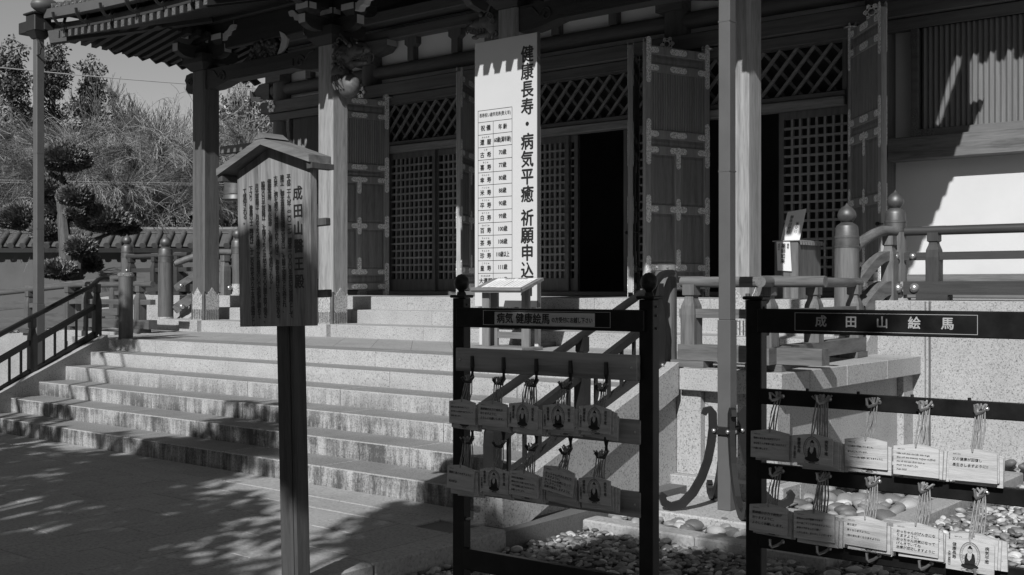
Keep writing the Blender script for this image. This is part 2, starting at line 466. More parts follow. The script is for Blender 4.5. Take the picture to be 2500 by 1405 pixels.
# wall piers and plinth under the cornice
part('pier', MB().box(-4.985, -4.76, 8.20, 8.35, .06, .765, .004), M['granite'], ter)
part('pier', MB().box(-4.30, -4.075, 8.20, 8.42, .06, .765, .004), M['granite'], ter)
part('pier', MB().box(-4.3, -4.075, 10.85, 11.1, .06, .765, .004), M['granite'], ter)
for (a, b) in ((8.45, 9.3), (9.304, 10.1), (10.104, 10.83)): part('wall_panel', MB().box(-4.22, -4.132, a, b, .055, .76, .003), M['granite'], ter)
part('wall_panel', MB().box(-4.757, -4.305, 8.262, 8.35, .055, .76, .003), M['granite'], ter)
part('plinth', MB().box(-5.0, -3.98, 8.10, 8.40, -.2, .06, .008), M['granite'], ter)
for (a, b) in ((8.403, 9.4), (9.403, 10.4), (10.403, 11.13)): part('plinth', MB().box(-4.2, -3.98, a, b, -.2, .0595, .008), M['granite'], ter)
part('plinth', MB().box(-14.55, -13.3, 8.13, 8.40, -.2, .06, .008), M['granite'], ter)

# ---- podium of the hall with its upper steps
pod = thing('stone_podium', 'speckled granite podium carrying the temple hall', 'podium', (-10.3, 12.0, 0))
Z7, Z8, Z9 = 1.10, 1.285, 1.47
def row(y0, y1, z0, z1, xa, xb, first, L, nm='step_block'):
    x = xa; k = 0
    while x < xb - .05:
        xe = min(x + (first if k == 0 else L), xb)
        if xb - xe < .3: xe = xb
        part(nm, MB().box(x + .002, xe - .002, y0, y1, z0, z1, .007), M['granite'], pod); x = xe; k += 1
row(10.36, 11.05, .936-.05, Z7, -15.95, -4.62, 1.1, 1.62)
row(11.0, 11.45, Z7-.05, Z8, -15.80, -4.78, .7, 1.55)
row(11.4, 11.95, Z8-.05, Z9, -15.80, -4.78, 1.3, 1.6)
for px_ in (-14.87, -11.95, -8.70, -5.67):
    part('pillar_plinth', MB().box(px_-.235, px_+.235, 10.275, 10.86, .90, Z7+.004, .006), M['granite'], pod)
for (a, b) in ((-4.775, -3.945), (-3.925, -1.9), (-1.895, .1), (.105, 2.1), (2.105, 4.0)):
    part('facing_slab', MB().box(a, b, 11.15, 11.5, -.2, Z9, .006), M['granite'], pod)
for (a, b) in ((-20.0, -18.6), (-18.595, -17.2), (-17.195, -15.81)):
    part('facing_slab', MB().box(a, b, 11.15, 11.5, -.2, Z9, .006), M['granite'], pod)
part('pier', MB().box(-4.1, -3.965, 11.1, 11.16, -.1, Z9-.004, .004), M['granite'], pod)
part('core', MB().box(-20.0, 4.0, 11.52, 22.0, -.2, Z9-.045), M['granite_dark'], pod)
for i in range(15):
    for j in range(2):
        part('floor_slab', MB().box(-19.98 + 1.6*i, -19.98 + 1.6*i + 1.596, (11.97, 13.1)[j], (13.096, 14.35)[j], Z9-.05, Z9-.001, .003), M['granite'], pod)
for (a, b) in ((-4.776, -4.45), (-16.12, -15.803)):
    part('stair_cheek', MB().prism([(10.88,.9),(10.88,1.06),(11.5,1.492),(11.62,1.51),(11.9,1.51),(11.9,.9)], 0, a, b), M['granite'], pod)
part('ledge', MB().box(-3.96, 4.0, 10.97, 11.14, -.2, -.02, .008), M['granite'], pod)

# ---- ramp on the left
rp = part('ramp', MB().prism([(-34, -.22), (-16.9, -.22), (-16.9, .93), (-34, -.02)], 1, 9.45, 10.95), M['paving']); tag(rp, kind='structure')

# ---- pebble bed
bed = part('pebble_bed', MB().add([(-4.82,-6,-.15),(5,-6,-.15),(5,11.2,-.15),(-4.82,11.2,-.15)], [(0,1,2,3)]), M['soil']); tag(bed, kind='structure')
for (a, b, c, d) in ((-4.81,-3.9,6.62,6.80), (-3.896,-2.97,6.62,6.80), (-3.15,-2.97,6.804,8.0), (-3.15,-2.97,8.004,9.4), (-3.15,-2.97,9.404,10.8)):
    part('edging_stone', MB().box(a, b, c, d, -.2, -.055, .012), M['paving'], bed)
def pebble_mat():
    m, nt, b = _new('pebble')
    ge = nt.nodes.new('ShaderNodeNewGeometry'); oi = nt.nodes.new('ShaderNodeObjectInfo')
    r = _math(nt, 'FRACT', _math(nt, 'ADD', ge.outputs['Random Per Island'], oi.outputs['Random']))
    c = _ramp(nt, r, [(0, .06), (.35, .15), (.75, .28), (1, .58)])
    n = _noise(nt, _coords(nt, (1,1,1)), 35, 4, .65)
    c = _mix(nt, 1.0, c, _ramp(nt, n, [(.25, .65), (.75, 1.2)]), 'MULTIPLY')
    nt.links.new(c, b.inputs['Base Color']); b.inputs['Roughness'].default_value = .58
    return m
M['pebble'] = pebble_mat()
import bmesh
def ico(sub):
    bm = bmesh.new(); bmesh.ops.create_icosphere(bm, subdivisions=sub, radius=1.0)
    v = np.array([x.co[:] for x in bm.verts]); f = np.array([[q.index for q in p.verts] for p in bm.faces]); bm.free(); return v, f
IV, IF = ico(2); IV1, IF1 = ico(2)
def pebble_shape(v, seed):
    rs = np.random.RandomState(seed); p = v.copy(); p *= np.array([1.0, rs.uniform(.62,.9), rs.uniform(.38,.62)])
    for _ in range(3):
        d = rs.normal(size=3); d /= np.linalg.norm(d); p += np.outer(.16*np.sin(1.7*(v @ d) + rs.uniform(0,6)), d)
    return p
PSH = [pebble_shape(IV, s) for s in range(9)]
def in_gap(x, y):       # inside the drain strip beside the wall: larger cobbles
    return (y > 6.82 and x < -3.17) or (x > -2.96 and y > 10.9)
spots = []
rs = np.random.RandomState(3)
def scatter(x0, x1, y0, y1, pitch, size, z, test):
    y = y0
    while y < y1:
        x = x0
        while x < x1:
            xx = x + rs.uniform(-.45,.45)*pitch; yy = y + rs.uniform(-.45,.45)*pitch
            if test(xx, yy): spots.append((xx, yy, z + rs.uniform(-.01,.018), size*rs.choice((.55,.75,.9,1.0,1.15,1.5))*rs.uniform(.85,1.15)))
            x += pitch
        y += pitch*.86
scatter(-4.78, -3.0, 3.6, 6.6, .044, .0265, -.125, lambda x, y: x > -4.79)
scatter(-3.0, -.9, 3.9, 10.95, .050, .030, -.125, lambda x, y: not (-3.2 < x < -2.93) and not (x < -2.93 and y > 6.6))
scatter(-4.9, -3.2, 6.86, 8.06, .095, .062, -.10, lambda x, y: not (x < -4.84 and y < 8.0))
scatter(-3.93, -3.2, 8.1, 10.95, .10, .068, -.085, lambda x, y: True)
for _ in range(70):     # a few heaped against the wall
    xx, yy = rs.uniform(-3.9,-3.35), rs.uniform(8.9,10.9); spots.append((xx, yy, .0 + rs.uniform(-.03,.06), rs.uniform(.06,.10)))
for _ in range(60):
    spots.append((rs.uniform(-3.9,-.9), rs.uniform(10.75,10.95), -.03 + rs.uniform(-.03,.05), rs.uniform(.05,.085)))
def px_size(s):
    x, y, z, r = s; D = -x*SI + y*CO; a = x*CO + y*SI
    if D < 1: return 0
    px = PX0 + FPX*a/D; py = PY0 + FPX*(EYE - z)/D
    return FPX*r/D if (0 < px < 2500 and 0 < py < 1440) else 0
spots.sort(key=px_size, reverse=True)
vis = [s for s in spots if px_size(s) > 0]
near, rest = spots[:300], spots[300:]
PM = [np_mesh('pebble', p, IF, M['pebble'], True) for p in PSH]
for k, (x, y, z, r) in enumerate(near):
    inst('pebble', PM[k % 9], bed, (x, y, z), (rs.uniform(-.35,.35), rs.uniform(-.35,.35), rs.uniform(0,6.28)), (r, r, r))
VV = []; FF = []; o = 0
for k, (x, y, z, r) in enumerate(rest):
    a = rs.uniform(0, 6.28); c_, s_ = math.cos(a), math.sin(a); tx = rs.uniform(-.3,.3)
    p = PSH[k % 9]*r; q = np.empty_like(p)
    q[:,0] = p[:,0]*c_ - p[:,1]*s_ + x; q[:,1] = p[:,0]*s_ + p[:,1]*c_ + y; q[:,2] = p[:,2] + p[:,0]*tx + z
    VV.append(q); FF.append(IF + o); o += len(p)
pb = bpy.data.objects.new('pebbles', np_mesh('pebbles', np.concatenate(VV), np.concatenate(FF), M['pebble'], True)); C.objects.link(pb)
pb.parent = bed; tag(pb, kind='stuff')
# ================================================================== temple hall
XC = -10.27
PILX = [-14.87, -11.95, -8.70, -5.67]
COLX = [-17.50, -15.0, -11.9, -8.65, -5.65, -2.6, .4]
hall = thing('temple_hall', 'timber temple hall with porch pillars, lattice doors and white plaster panels', 'temple', (XC, 12.2, 1.1))
# ---- porch pillars with chased metal shoes
def pillar_prof(h, c): return [(-h+c,-h),(h-c,-h),(h,-h+c),(h,h-c),(h-c,h),(-h+c,h),(-h,h-c),(-h,-h+c)]
def shoe(px_, yc, z0, h):
    """crowned plates wrapped round the pillar foot: front, right, left"""
    w = h - .03
    def plate(face):
        pts = [(-w, 0), (w, 0), (w, .36), (w+.008, .405), (w*.78, .375), (w*.62, .40), (w*.55, .425), (w*.30, .445), (.018, .475), (0, .495), (-.018, .475), (-w*.30, .445), (-w*.55, .425), (-w*.62, .40), (-w*.78, .375), (-w-.008, .405), (-w, .36)]
        m = MB(); e = h + .002
        if face == 'f': m.prism([(px_+a, z0+b) for a, b in pts], 1, yc-e-.008, yc-e)
        elif face == 'r': m.prism([(yc+a, z0+b) for a, b in pts], 0, px_+e, px_+e+.008)
        else: m.prism([(yc+a, z0+b) for a, b in pts], 0, px_-e-.008, px_-e)
        return m
    return plate
for k, px_ in enumerate(PILX):
    h = .15; yc = 10.61
    p = part('pillar', MB().prism([(px_+a, yc+b) for a, b in pillar_prof(h, .022)], 2, Z7, 4.92), M['oldwood_z' if k == 0 else 'cypress_z'], hall)
    pl = shoe(px_, yc, Z7+.006, h)
    for f in 'fr': part('shoe_plate', pl(f), M['chased'], p)
    for (a, b) in ((px_+h-.012, yc-h+.012), (px_-h+.012, yc-h+.012)):
        part('corner_strap', MB().tube([(a, b, Z7+.006), (a, b, Z7+.44)], .026, 8), M['bronze'], p)
    for f in 'fr':
        for j in range(6):
            u = -.105 + .042*j
            c = (px_+u, yc-h-.014, 0) if f == 'f' else (px_+h+.014, yc+u, 0)
            part('rib', MB().tube([(c[0], c[1], Z7+.02), (c[0], c[1], Z7+.165)], .008, 6), M['bronze'], p)
# ---- carved tie beams between the outer pillars
def tie_beam(xa, xb):
    z0, z1 = 4.63, 4.93; n = 14; bot = []; 
    for i in range(n+1):
        u = i/n; x = xa + (xb-xa)*u; e = min(u, 1-u)*(xb-xa)
        lift = .075*min(1.0, max(0, (e-.30)/.22))
        bot.append((x, z0 + lift))
    top = [(xb, z1), (xa, z1)]
    o = part('tie_beam', MB().prism(bot + top, 1, 10.50, 10.72), M['soffit_x'], hall)
    part('molding', MB().prism([(x, z+.03) for x, z in bot[3:-3]] + [(x, z+.13) for x, z in reversed(bot[3:-3])], 1, 10.480, 10.502), M['soffit_x'], o)
    for (cx, s) in ((xa+.42, 1), (xb-.42, -1)):      # scroll carving
        pts = []
        for i in range(26):
            t = i/25*3.6*math.pi/1.4; r = .095*(1 - i/30)
            pts.append((cx - s*r*math.cos(t), 10.495, 4.78 + r*math.sin(t)))
        pts = [(cx - s*.30, 10.497, 4.90), (cx - s*.2, 10.497, 4.885)] + pts
        part('scroll_carving', MB().tube(pts, .012, 6, (0,1,0)), M['soffit_x'], o)
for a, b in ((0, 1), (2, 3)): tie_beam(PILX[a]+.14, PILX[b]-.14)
# nose carving outside pillar 1
def nose(x0, s):
    pts = [(0,0),(.10,.02),(.2,-.01),(.27,.06),(.25,.14),(.29,.2),(.25,.28),(.14,.30),(0,.30)]
    part('beam_nose', MB().prism([(x0 + s*a, 4.63 + b) for a, b in pts], 1, 10.53, 10.69), M['soffit_x'], hall)
    part('scroll_carving', MB().tube([(x0+s*(.14+.07*math.cos(t*.5)*(1-t/22)), 10.525, 4.79+.07*math.sin(t*.5)*(1-t/22)) for t in range(18)], .010, 6, (0,1,0)), M['soffit_x'], hall)
nose(PILX[0]-.15, -1); nose(PILX[3]+.15, 1)
# ---- dragon heads looking into the middle bay
def dragon(x0, s, zc, y=10.61):
    r = random.Random(int(abs(x0)*10)); m = MB()
    def B(a, z, rr, sc): m.ball((x0 + s*a, y, zc + z), rr, 12, 8, sc)
    B(.12, .02, .17, (1.0, .8, 1.05)); B(.26, .06, .13, (1.2, .75, .9)); B(.40, .05, .085, (1.5, .8, .75)); B(.52, .065, .06, (1.0, 1.1, .8))
    B(.34, -.10, .07, (2.0, .7, .45)); B(.48, -.11, .045, (1.2, .9, .6)); B(.20, -.10, .09, (1.2, .8, .8))
    for e in (-1, 1):
        m.ball((x0 + s*.30, y + e*.10, zc + .13), .035, 10, 6)
        m.tube([(x0 + s*.22, y + e*.06, zc+.16), (x0 + s*.10, y + e*.10, zc+.30), (x0 - s*.0, y + e*.12, zc+.36)], [.03,.022,.008], 6)
        m.tube([(x0 + s*.5, y + e*.05, zc+.06), (x0 + s*.56, y + e*.10, zc+.0), (x0 + s*.5, y + e*.13, zc-.08), (x0 + s*.42, y + e*.14, zc-.05)], [.014,.012,.009,.004], 6)
        for q in range(6): m.ball((x0 + s*(.30+.045*q), y + e*.055, zc - .045), .014, 6, 4, (.7,.7,1.6))
    for q in range(26):       # mane curls
        a = r.uniform(-.05, .18); z = r.uniform(-.26, .24); e = r.choice((-1, 1))
        pts = []
        for i in range(9):
            t = i*.75; rr = .055*(1-i/11)
            pts.append((x0 + s*(a + rr*math.cos(t)), y + e*(.12 + .012*i*.3), zc + z + rr*math.sin(t)))
        m.tube(pts, [.018 - .0013*i for i in range(9)], 5, (0,1,0))
    return part('dragon_head', m, M['carving'], hall, smooth=True)
dragon(PILX[1]+.15, 1, 4.74); dragon(PILX[2]-.15, -1, 4.80)
# tusked paw holding a jewel below the head of pillar 2
m = MB(); x0 = PILX[1]+.15
m.ball((x0+.20, 10.58, 4.34), .175, 18, 12, (1.05,.8,.95))
part('jewel', m, M['carving'], hall, smooth=True)
m = MB()
for q in range(4): m.tube([(x0+.02+.03*q, 10.47, 4.46), (x0+.06+.05*q, 10.425-.005*q, 4.38), (x0+.08+.055*q, 10.44, 4.28)], [.04,.032,.012], 7)
m.ball((x0+.05, 10.56, 4.52), .13, 12, 8)
part('claw', m, M['carving'], hall, smooth=True)

# ---- bracket sets over the pillars: bearing block, crossed arms, small blocks; ends painted pale
def block(m, x, y, z, w, h):
    b = w*.32; t = w*.5; z1 = z + h*.45
    m.hexa([(x-b,y-b,z),(x+b,y-b,z),(x+b,y+b,z),(x-b,y+b,z),(x-t,y-t,z1),(x+t,y-t,z1),(x+t,y+t,z1),(x-t,y+t,z1)])
    m.box(x-t, x+t, y-t, y+t, z1, z+h)
def arm_poly(L, z0, z1): return [(-L, z1), (-L, z0+.10), (-L*.93, z0+.05), (-L*.80, z0+.015), (-L*.62, z0), (L*.62, z0), (L*.80, z0+.015), (L*.93, z0+.05), (L, z0+.10), (L, z1)]
def bracket(x, y, z, L=.55, tiers=2, parent=hall):
    m = MB(); block(m, x, y, z, .50, .24); o = part('bracket', m, M['soffit_x'], parent)
    zz = z + .17
    for t in range(tiers):
        Lt = L + .22*t; hh = .19
        part('bracket_arm', MB().prism([(x+a, b) for a, b in arm_poly(Lt, zz, zz+hh)], 1, y-.065, y+.065), M['soffit_x'], o)
        part('bracket_arm', MB().prism([(y+a, b) for a, b in arm_poly(Lt, zz, zz+hh)], 0, x-.065, x+.065), M['soffit_y'], o)
        e = MB()
        e.box(x-.062, x+.062, y-Lt-.005, y-Lt-.001, zz+.07, zz+hh-.003); part('painted_end', e, M['end_paint'], o)
        for s in (-1, 1):
            part('painted_end', MB().box(x+s*(Lt+.001), x+s*(Lt+.005), y-.062, y+.062, zz+.07, zz+hh-.003), M['end_paint'], o)
        for (dx, dy) in ((-Lt+.12, 0), (Lt-.12, 0), (0, 0), (0, -Lt+.12)):
            b = MB(); block(b, x+dx, y+dy, zz+hh, .25, .15); part('bearing_block', b, M['soffit_x'], o)
            part('painted_end', MB().box(x+dx+.1255, x+dx+.1295, y+dy-.10, y+dy+.02, zz+hh+.066, zz+hh+.149), M['end_paint'], o)
            part('painted_end', MB().box(x+dx-.122, x+dx+.122, y+dy-.130, y+dy-.126, zz+hh+.066, zz+hh+.149), M['end_paint'], o)
        zz += hh + .13
    # pale stepped cloud-shaped tails on the inner faces
    for s in (-1, 1):
        pr = [(0,0),(.10,.0),(.13,.05),(.20,.06),(.23,.12),(.31,.13),(.34,.20),(.27,.21),(.22,.2),(.15,.14),(.08,.12),(.02,.07)]
        part('cloud_tail', MB().prism([(x+s*(L-.04+a), z+.40+b) for a, b in pr], 1, y-.09, y+.02), M['end_paint'], o)
    return o
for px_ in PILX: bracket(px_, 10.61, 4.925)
# frog-leg strut over the tie beams
for a, b in ((0, 1), (2, 3)):
    xm = (PILX[a]+PILX[b])/2
    pts = [(-.62,0),(-.5,.02),(-.34,.10),(-.27,.24),(-.16,.33),(0,.35),(.16,.33),(.27,.24),(.34,.10),(.5,.02),(.62,0),(.3,-.0),(.2,.1),(.12,.22),(0,.25),(-.12,.22),(-.2,.1),(-.3,0)]
    o = part('frog_leg_strut', MB().prism([(xm+p, 4.935+q) for p, q in pts[:11]], 1, 10.57, 10.66), M['soffit_x'], hall)
    m = MB(); rr = random.Random(5)
    for q in range(60):
        t = rr.uniform(-.3,.3); z = rr.uniform(.03, .28 - .5*abs(t)*.6); m.ball((xm+t, 10.565, 4.935+z), rr.uniform(.018,.04), 7, 5)
    part('openwork_carving', m, M['carving'], o, smooth=True)
    part('cloud_tail', MB().prism([(xm+.34+p, 4.95+q) for p, q in [(0,0),(.12,.02),(.2,.09),(.24,.2),(.16,.28),(.05,.33),(.10,.2),(.06,.1)]], 1, 10.54, 10.57), M['end_paint'], o)
# through-arms and eave purlin
for a, b in ((-15.65, -12.35), (-8.3, -4.1)): part('through_arm', MB().box(a, b, 10.555, 10.665, 5.21, 5.605, .012), M['soffit_x'], hall)
part('purlin', MB().box(-15.75, XC-2.0, 10.47, 10.75, 5.60, 5.88, .02), M['soffit_x'], hall)
part('purlin', MB().box(XC+2.0, -4.0, 10.47, 10.75, 5.60, 5.88, .02), M['soffit_x'], hall)
part('painted_end', MB().box(-15.756, -15.752, 10.48, 10.74, 5.61, 5.87), M['end_paint'], hall)

# ---- porch roof: rafters, deck, eave tiles, gutter
EX0, EX1, EY = -15.75, -3.80, 8.60
def ze(x):
    d = abs(x - XC); z = 5.11
    if d > 2.2: z += .12*((d-2.2)/3.3)**2
    if d < 2.0: z += .45*(1+math.cos(math.pi*d/2.0))
    return z
porch = part('porch_roof', MB(), None, hall)
SL = .285
gx = [EX0 + (EX1-EX0)*i/80 for i in range(81)]
vs = []; fs = []
for zo in (.115, .215):
    for x in gx:
        for yy in (EY+.03, EY+1.2, 10.8, 12.6): vs.append((x, yy, ze(x) + zo + SL*(yy-EY) + (.25 if yy > 12 else 0)))
n = 4; N = len(gx)*n
for i in range(80):
    for j in range(3):
        a = i*n+j; fs += [(a, a+1, a+n+1, a+n), (N+a, N+a+n, N+a+n+1, N+a+1)]
    fs += [(i*n, i*n+n, N+i*n+n, N+i*n), (i*n+3, N+i*n+3, N+i*n+n+3, i*n+n+3)]
for i in (0, 80):
    for j in range(3): a = i*n+j; fs.append((a, N+a, N+a+1, a+1))
mb = MB(); mb.add(vs, fs); off = hall.location
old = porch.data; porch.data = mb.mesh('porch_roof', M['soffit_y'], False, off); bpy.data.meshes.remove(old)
Lr = 2.75
rm = MB().hexa([(-.041,0,0),(.041,0,0),(.041,Lr,SL*Lr),(-.041,Lr,SL*Lr),(-.041,0,.105),(.041,0,.105),(.041,Lr,SL*Lr+.105),(-.041,Lr,SL*Lr+.105)]).mesh('rafter', M['soffit_y'])
cm = MB().box(-.036,.036,-.006,-.001,.006,.098).mesh('rafter_cap', M['chased_dark'])
Ls = 1.15
rs_m = MB().hexa([(-.041,0,0),(.041,0,0),(.041,Ls,SL*Ls),(-.041,Ls,SL*Ls),(-.041,0,.105),(.041,0,.105),(.041,Ls,SL*Ls+.105),(-.041,Ls,SL*Ls+.105)]).mesh('rafter', M['soffit_y'])
x = EX0 + .12
while x < EX1 - .05:
    short = (x - EX0 < 1.1) or (EX1 - x < 1.1)
    inst('rafter', rs_m if short else rm, porch, (x, EY, ze(x)))
    inst('rafter_cap', cm, porch, (x, EY, ze(x)))
    x += .17
# side eaves
for (xs, s) in ((EX0, 1), (EX1, -1)):
    y = EY + .3
    sm = MB().hexa([(0,-.041,0),(0,.041,0),(1.2*s,.041,.22),(1.2*s,-.041,.22),(0,-.041,.1),(0,.041,.1),(1.2*s,.041,.32),(1.2*s,-.041,.32)]).mesh('rafter', M['soffit_x'])
    while y < 11.9:
        inst('rafter', sm, porch, (xs, y, ze(xs)-.015 - .03*(y-EY))); y += .17
    part('hip_rafter', MB().bar((xs, EY-.05, ze(xs)+.0), (xs+1.6*s, EY+1.6, ze(xs)+.38), .14, .18), M['soffit_y'], porch)
    # barge board with a scalloped lower edge
    pts = [(EY-.12, ze(xs)+.12)]
    for i in range(12):
        yy = EY + .9 + i*.24; zz = ze(xs) + .0 - .045*(yy-EY)
        pts += [(yy, zz+.05), (yy+.12, zz-.03), (yy+.24, zz+.03)]
    pts += [(11.9, ze(xs)+.2), (11.9, ze(xs)+.9), (EY-.12, ze(xs)+.22)]
    part('barge_board', MB().prism(pts, 0, xs-.06*s, xs-.02*s), M['soffit_y'], porch)
epts = [(x, EY+.05, ze(x)+.15) for x in gx]
part('eave_board', MB().sweep(epts, [(-.035,-.035),(.035,-.035),(.035,.05),(-.035,.05)]), M['soffit_x'], porch)
tm = MB().tube([(0,-.20,0),(0,.35,.10)], .068, 12).mesh('eave_tile', M['tile'], True)
dm = MB().lathe(0, 0, [(.0,0),(.05,0),(.055,.008),(.066,.008),(.07,0),(.07,-.02)], 14)
dm.v = [(v[0], -v[2]-.205, v[1]) for v in dm.v]; dm.ball((0,-.212,0), .022, 8, 6)
dme = dm.mesh('tile_disc', M['chased_dark'], True)
fm = MB().box(-.1,.1,-.17,.35,-.012,.012).mesh('pan_tile', M['tile'])
x = EX0 + .1; 
while x < EX1:
    z = ze(x) + .42
    inst('eave_tile', tm, porch, (x, EY+.10, z)); inst('tile_disc', dme, porch, (x, EY+.10, z))
    inst('pan_tile', fm, porch, (x+.105, EY+.12, z-.07)); x += .21
gp = [(x, EY-.08, ze(x)+.33) for x in gx]
g = part('gutter', MB().sweep(gp, [(-.065,-.06),(.065,-.06),(.075,.065),(.062,.065),(.055,-.045),(-.055,-.045),(-.062,.065),(-.075,.065)]), M['gutter'], porch)
x = EX0 + .35
while x < EX1 - .2:
    z = ze(x)+.18; pts = [(x, EY-.01, z+.10), (x, EY-.03, z+.02), (x, EY-.07, z-.03), (x, EY-.13, z-.01), (x, EY-.185, z+.06), (x, EY-.20, z+.14)]
    part('gutter_bracket', MB().sweep(pts, [(-.018,-.012),(.018,-.012),(.018,.012),(-.018,.012)], (1,0,0)), M['gutter_dark'], g); x += .62
part('corner_tile', MB().ball((EX0-.02, EY-.12, ze(EX0)+.46), .16, 12, 8, (1.0,1.3,.7)), M['tile'], porch, smooth=True)

# ---- hall front: columns, beams, plaster
FY = 14.10
for cx in COLX:
    part('column', MB().lathe(cx, 14.27, [(.20, Z9-.01), (.20, 5.98)], 24), M['timber_z'], hall, smooth=True)
    part('column_base', MB().lathe(cx, 14.27, [(.30, Z9-.02), (.30, Z9+.05), (.26, Z9+.09)], 24), M['granite'], hall, smooth=True)
X0, X1 = -17.85, 1.2
part('lintel_beam', MB().box(X0, X1, 13.985, 14.2, 4.955, 5.175, .015), M['timber_x'], hall)
part('head_beam', MB().sweep([(X0+.1, 14.24, 5.42), (X1, 14.24, 5.42)], [(.11*math.cos(t)*1.0, .125*math.sin(t)) for t in [i*math.pi/6 for i in range(12)]]), M['timber_x'], hall, smooth=True)
part('plaster_panel', MB().box(X0+.2, X1, 14.30, 14.36, 5.15, 6.25), M['plaster_lifted'], hall)
part('upper_beam', MB().box(X0, X1, 14.06, 14.28, 5.94, 6.12, .015), M['timber_x'], hall)
part('upper_beam', MB().box(X0, X1, 13.9, 14.28, 6.22, 6.42, .015), M['timber_x'], hall)
part('frieze_wall', MB().box(X0, X1, 14.29, 14.4, 6.26, 7.4), M['timber_x'], hall)
part('transom_head', MB().box(X0+.2, X1, 14.045, 14.2, 4.80, 4.945, .008), M['timber_x'], hall)
for i in range(len(COLX)-1):
    for k in (1, 2):
        xm = COLX[i] + (COLX[i+1]-COLX[i])*k/3
        part('strut', MB().prism([(xm-.07,5.54),(xm+.07,5.54),(xm+.07,5.78),(xm+.14,5.83),(xm+.14,5.945),(xm-.14,5.945),(xm-.14,5.83),(xm-.07,5.78)], 1, 14.17, 14.31), M['timber_z'], hall)
for cx in COLX[:-1]:
    o = part('bracket', MB().prism([(cx+a, b) for a, b in [(-.62,5.95),(-.62,5.83),(-.52,5.75),(-.22,5.70),(-.22,5.55),(.22,5.55),(.22,5.70),(.52,5.75),(.62,5.83),(.62,5.95)]], 1, 14.0, 14.26), M['timber_x'], hall)
    for s in (-1, 1): part('painted_end', MB().box(cx+s*.621, cx+s*.625, 14.01, 14.25, 5.84, 5.94), M['end_paint'], o)
    b = MB(); block(b, cx, 13.9, 5.72, .25, .2); part('bearing_block', b, M['timber_x'], o)
    part('painted_end', MB().box(cx-.12, cx+.12, 13.771, 13.775, 5.82, 5.915), M['end_paint'], o)
    part('bracket_arm', MB().prism([(13.3+.0,6.20),(13.3,6.10),(13.4,6.02),(13.6,5.98),(14.0,5.96),(14.0,6.2)], 0, cx-.07, cx+.07), M['timber_y'], o)
    part('painted_end', MB().box(cx-.068, cx+.068, 13.294, 13.298, 6.105, 6.195), M['end_paint'], o)
    # six-lobed boss over the column
    fl = MB()
    pts = [(.098*(1+.16*math.cos(6*t))*math.cos(t), .098*(1+.16*math.cos(6*t))*math.sin(t)) for t in [i*2*math.pi/48 for i in range(48)]]
    fl.prism([(cx+a, 5.065+b) for a, b in pts], 1, 13.962, 13.984)
    bo = part('boss', fl, M['plate_metal'], hall)
    part('boss_centre', MB().ball((cx, 13.958, 5.065), .035, 12, 8, (1,.7,1)), M['bronze'], bo, smooth=True)
    for q in range(6):
        t = q*math.pi/3 + math.pi/6
        part('boss_hole', MB().ball((cx+.066*math.cos(t), 13.961, 5.065+.066*math.sin(t)), .013, 8, 4, (1,.3,1)), M['ink'], bo)
# beam end standing out at the left corner + carved nose
part('beam_nose', MB().prism([(X0+.05,5.60),(X0-.25,5.58),(X0-.42,5.45),(X0-.38,5.36),(X0-.2,5.33),(X0-.12,5.28),(X0+.05,5.27)], 1, 14.15, 14.33), M['timber_x'], hall)
part('cloud_tail', MB().prism([(X0-.10,5.27),(X0-.25,5.33),(X0-.40,5.36),(X0-.44,5.46),(X0-.50,5.4),(X0-.44,5.28),(X0-.25,5.24)], 1, 14.12, 14.2), M['end_paint'], hall)
# body of the hall: dark room behind the doors, side wall, ceiling
part('side_wall', MB().box(-17.55, -17.4, 14.3, 24, Z9, 6.3), M['timber_z'], hall)
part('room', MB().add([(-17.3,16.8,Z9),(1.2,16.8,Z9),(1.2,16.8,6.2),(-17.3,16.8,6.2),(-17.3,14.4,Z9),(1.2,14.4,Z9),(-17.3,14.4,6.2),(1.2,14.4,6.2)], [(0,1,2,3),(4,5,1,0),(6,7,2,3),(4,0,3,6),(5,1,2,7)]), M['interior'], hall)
part('sill', MB().box(-17.4, 1.2, 14.0, 14.42, Z9+.001, Z9+.07, .01), M['timber_x'], hall)
# main roof with its rafters
roof = part('main_roof', MB().hexa([(-19.3,11.7,6.36),(3.5,11.7,6.36),(3.5,22,10.0),(-19.3,22,10.0),(-19.3,11.7,6.60),(3.5,11.7,6.60),(3.5,22,10.3),(-19.3,22,10.3)]), M['soffit_y'], hall)
hm = MB().hexa([(-.048,0,0),(.048,0,0),(.048,2.4,.5),(-.048,2.4,.5),(-.048,0,.12),(.048,0,.12),(.048,2.4,.62),(-.048,2.4,.62)]).mesh('rafter', M['soffit_y'])
x = -18.5
while x < 3.4: inst('rafter', hm, roof, (x, 11.62, 6.20)); x += .2
part('eave_board', MB().box(-18.6, 3.5, 11.60, 11.70, 6.33, 6.55), M['soffit_x'], roof)

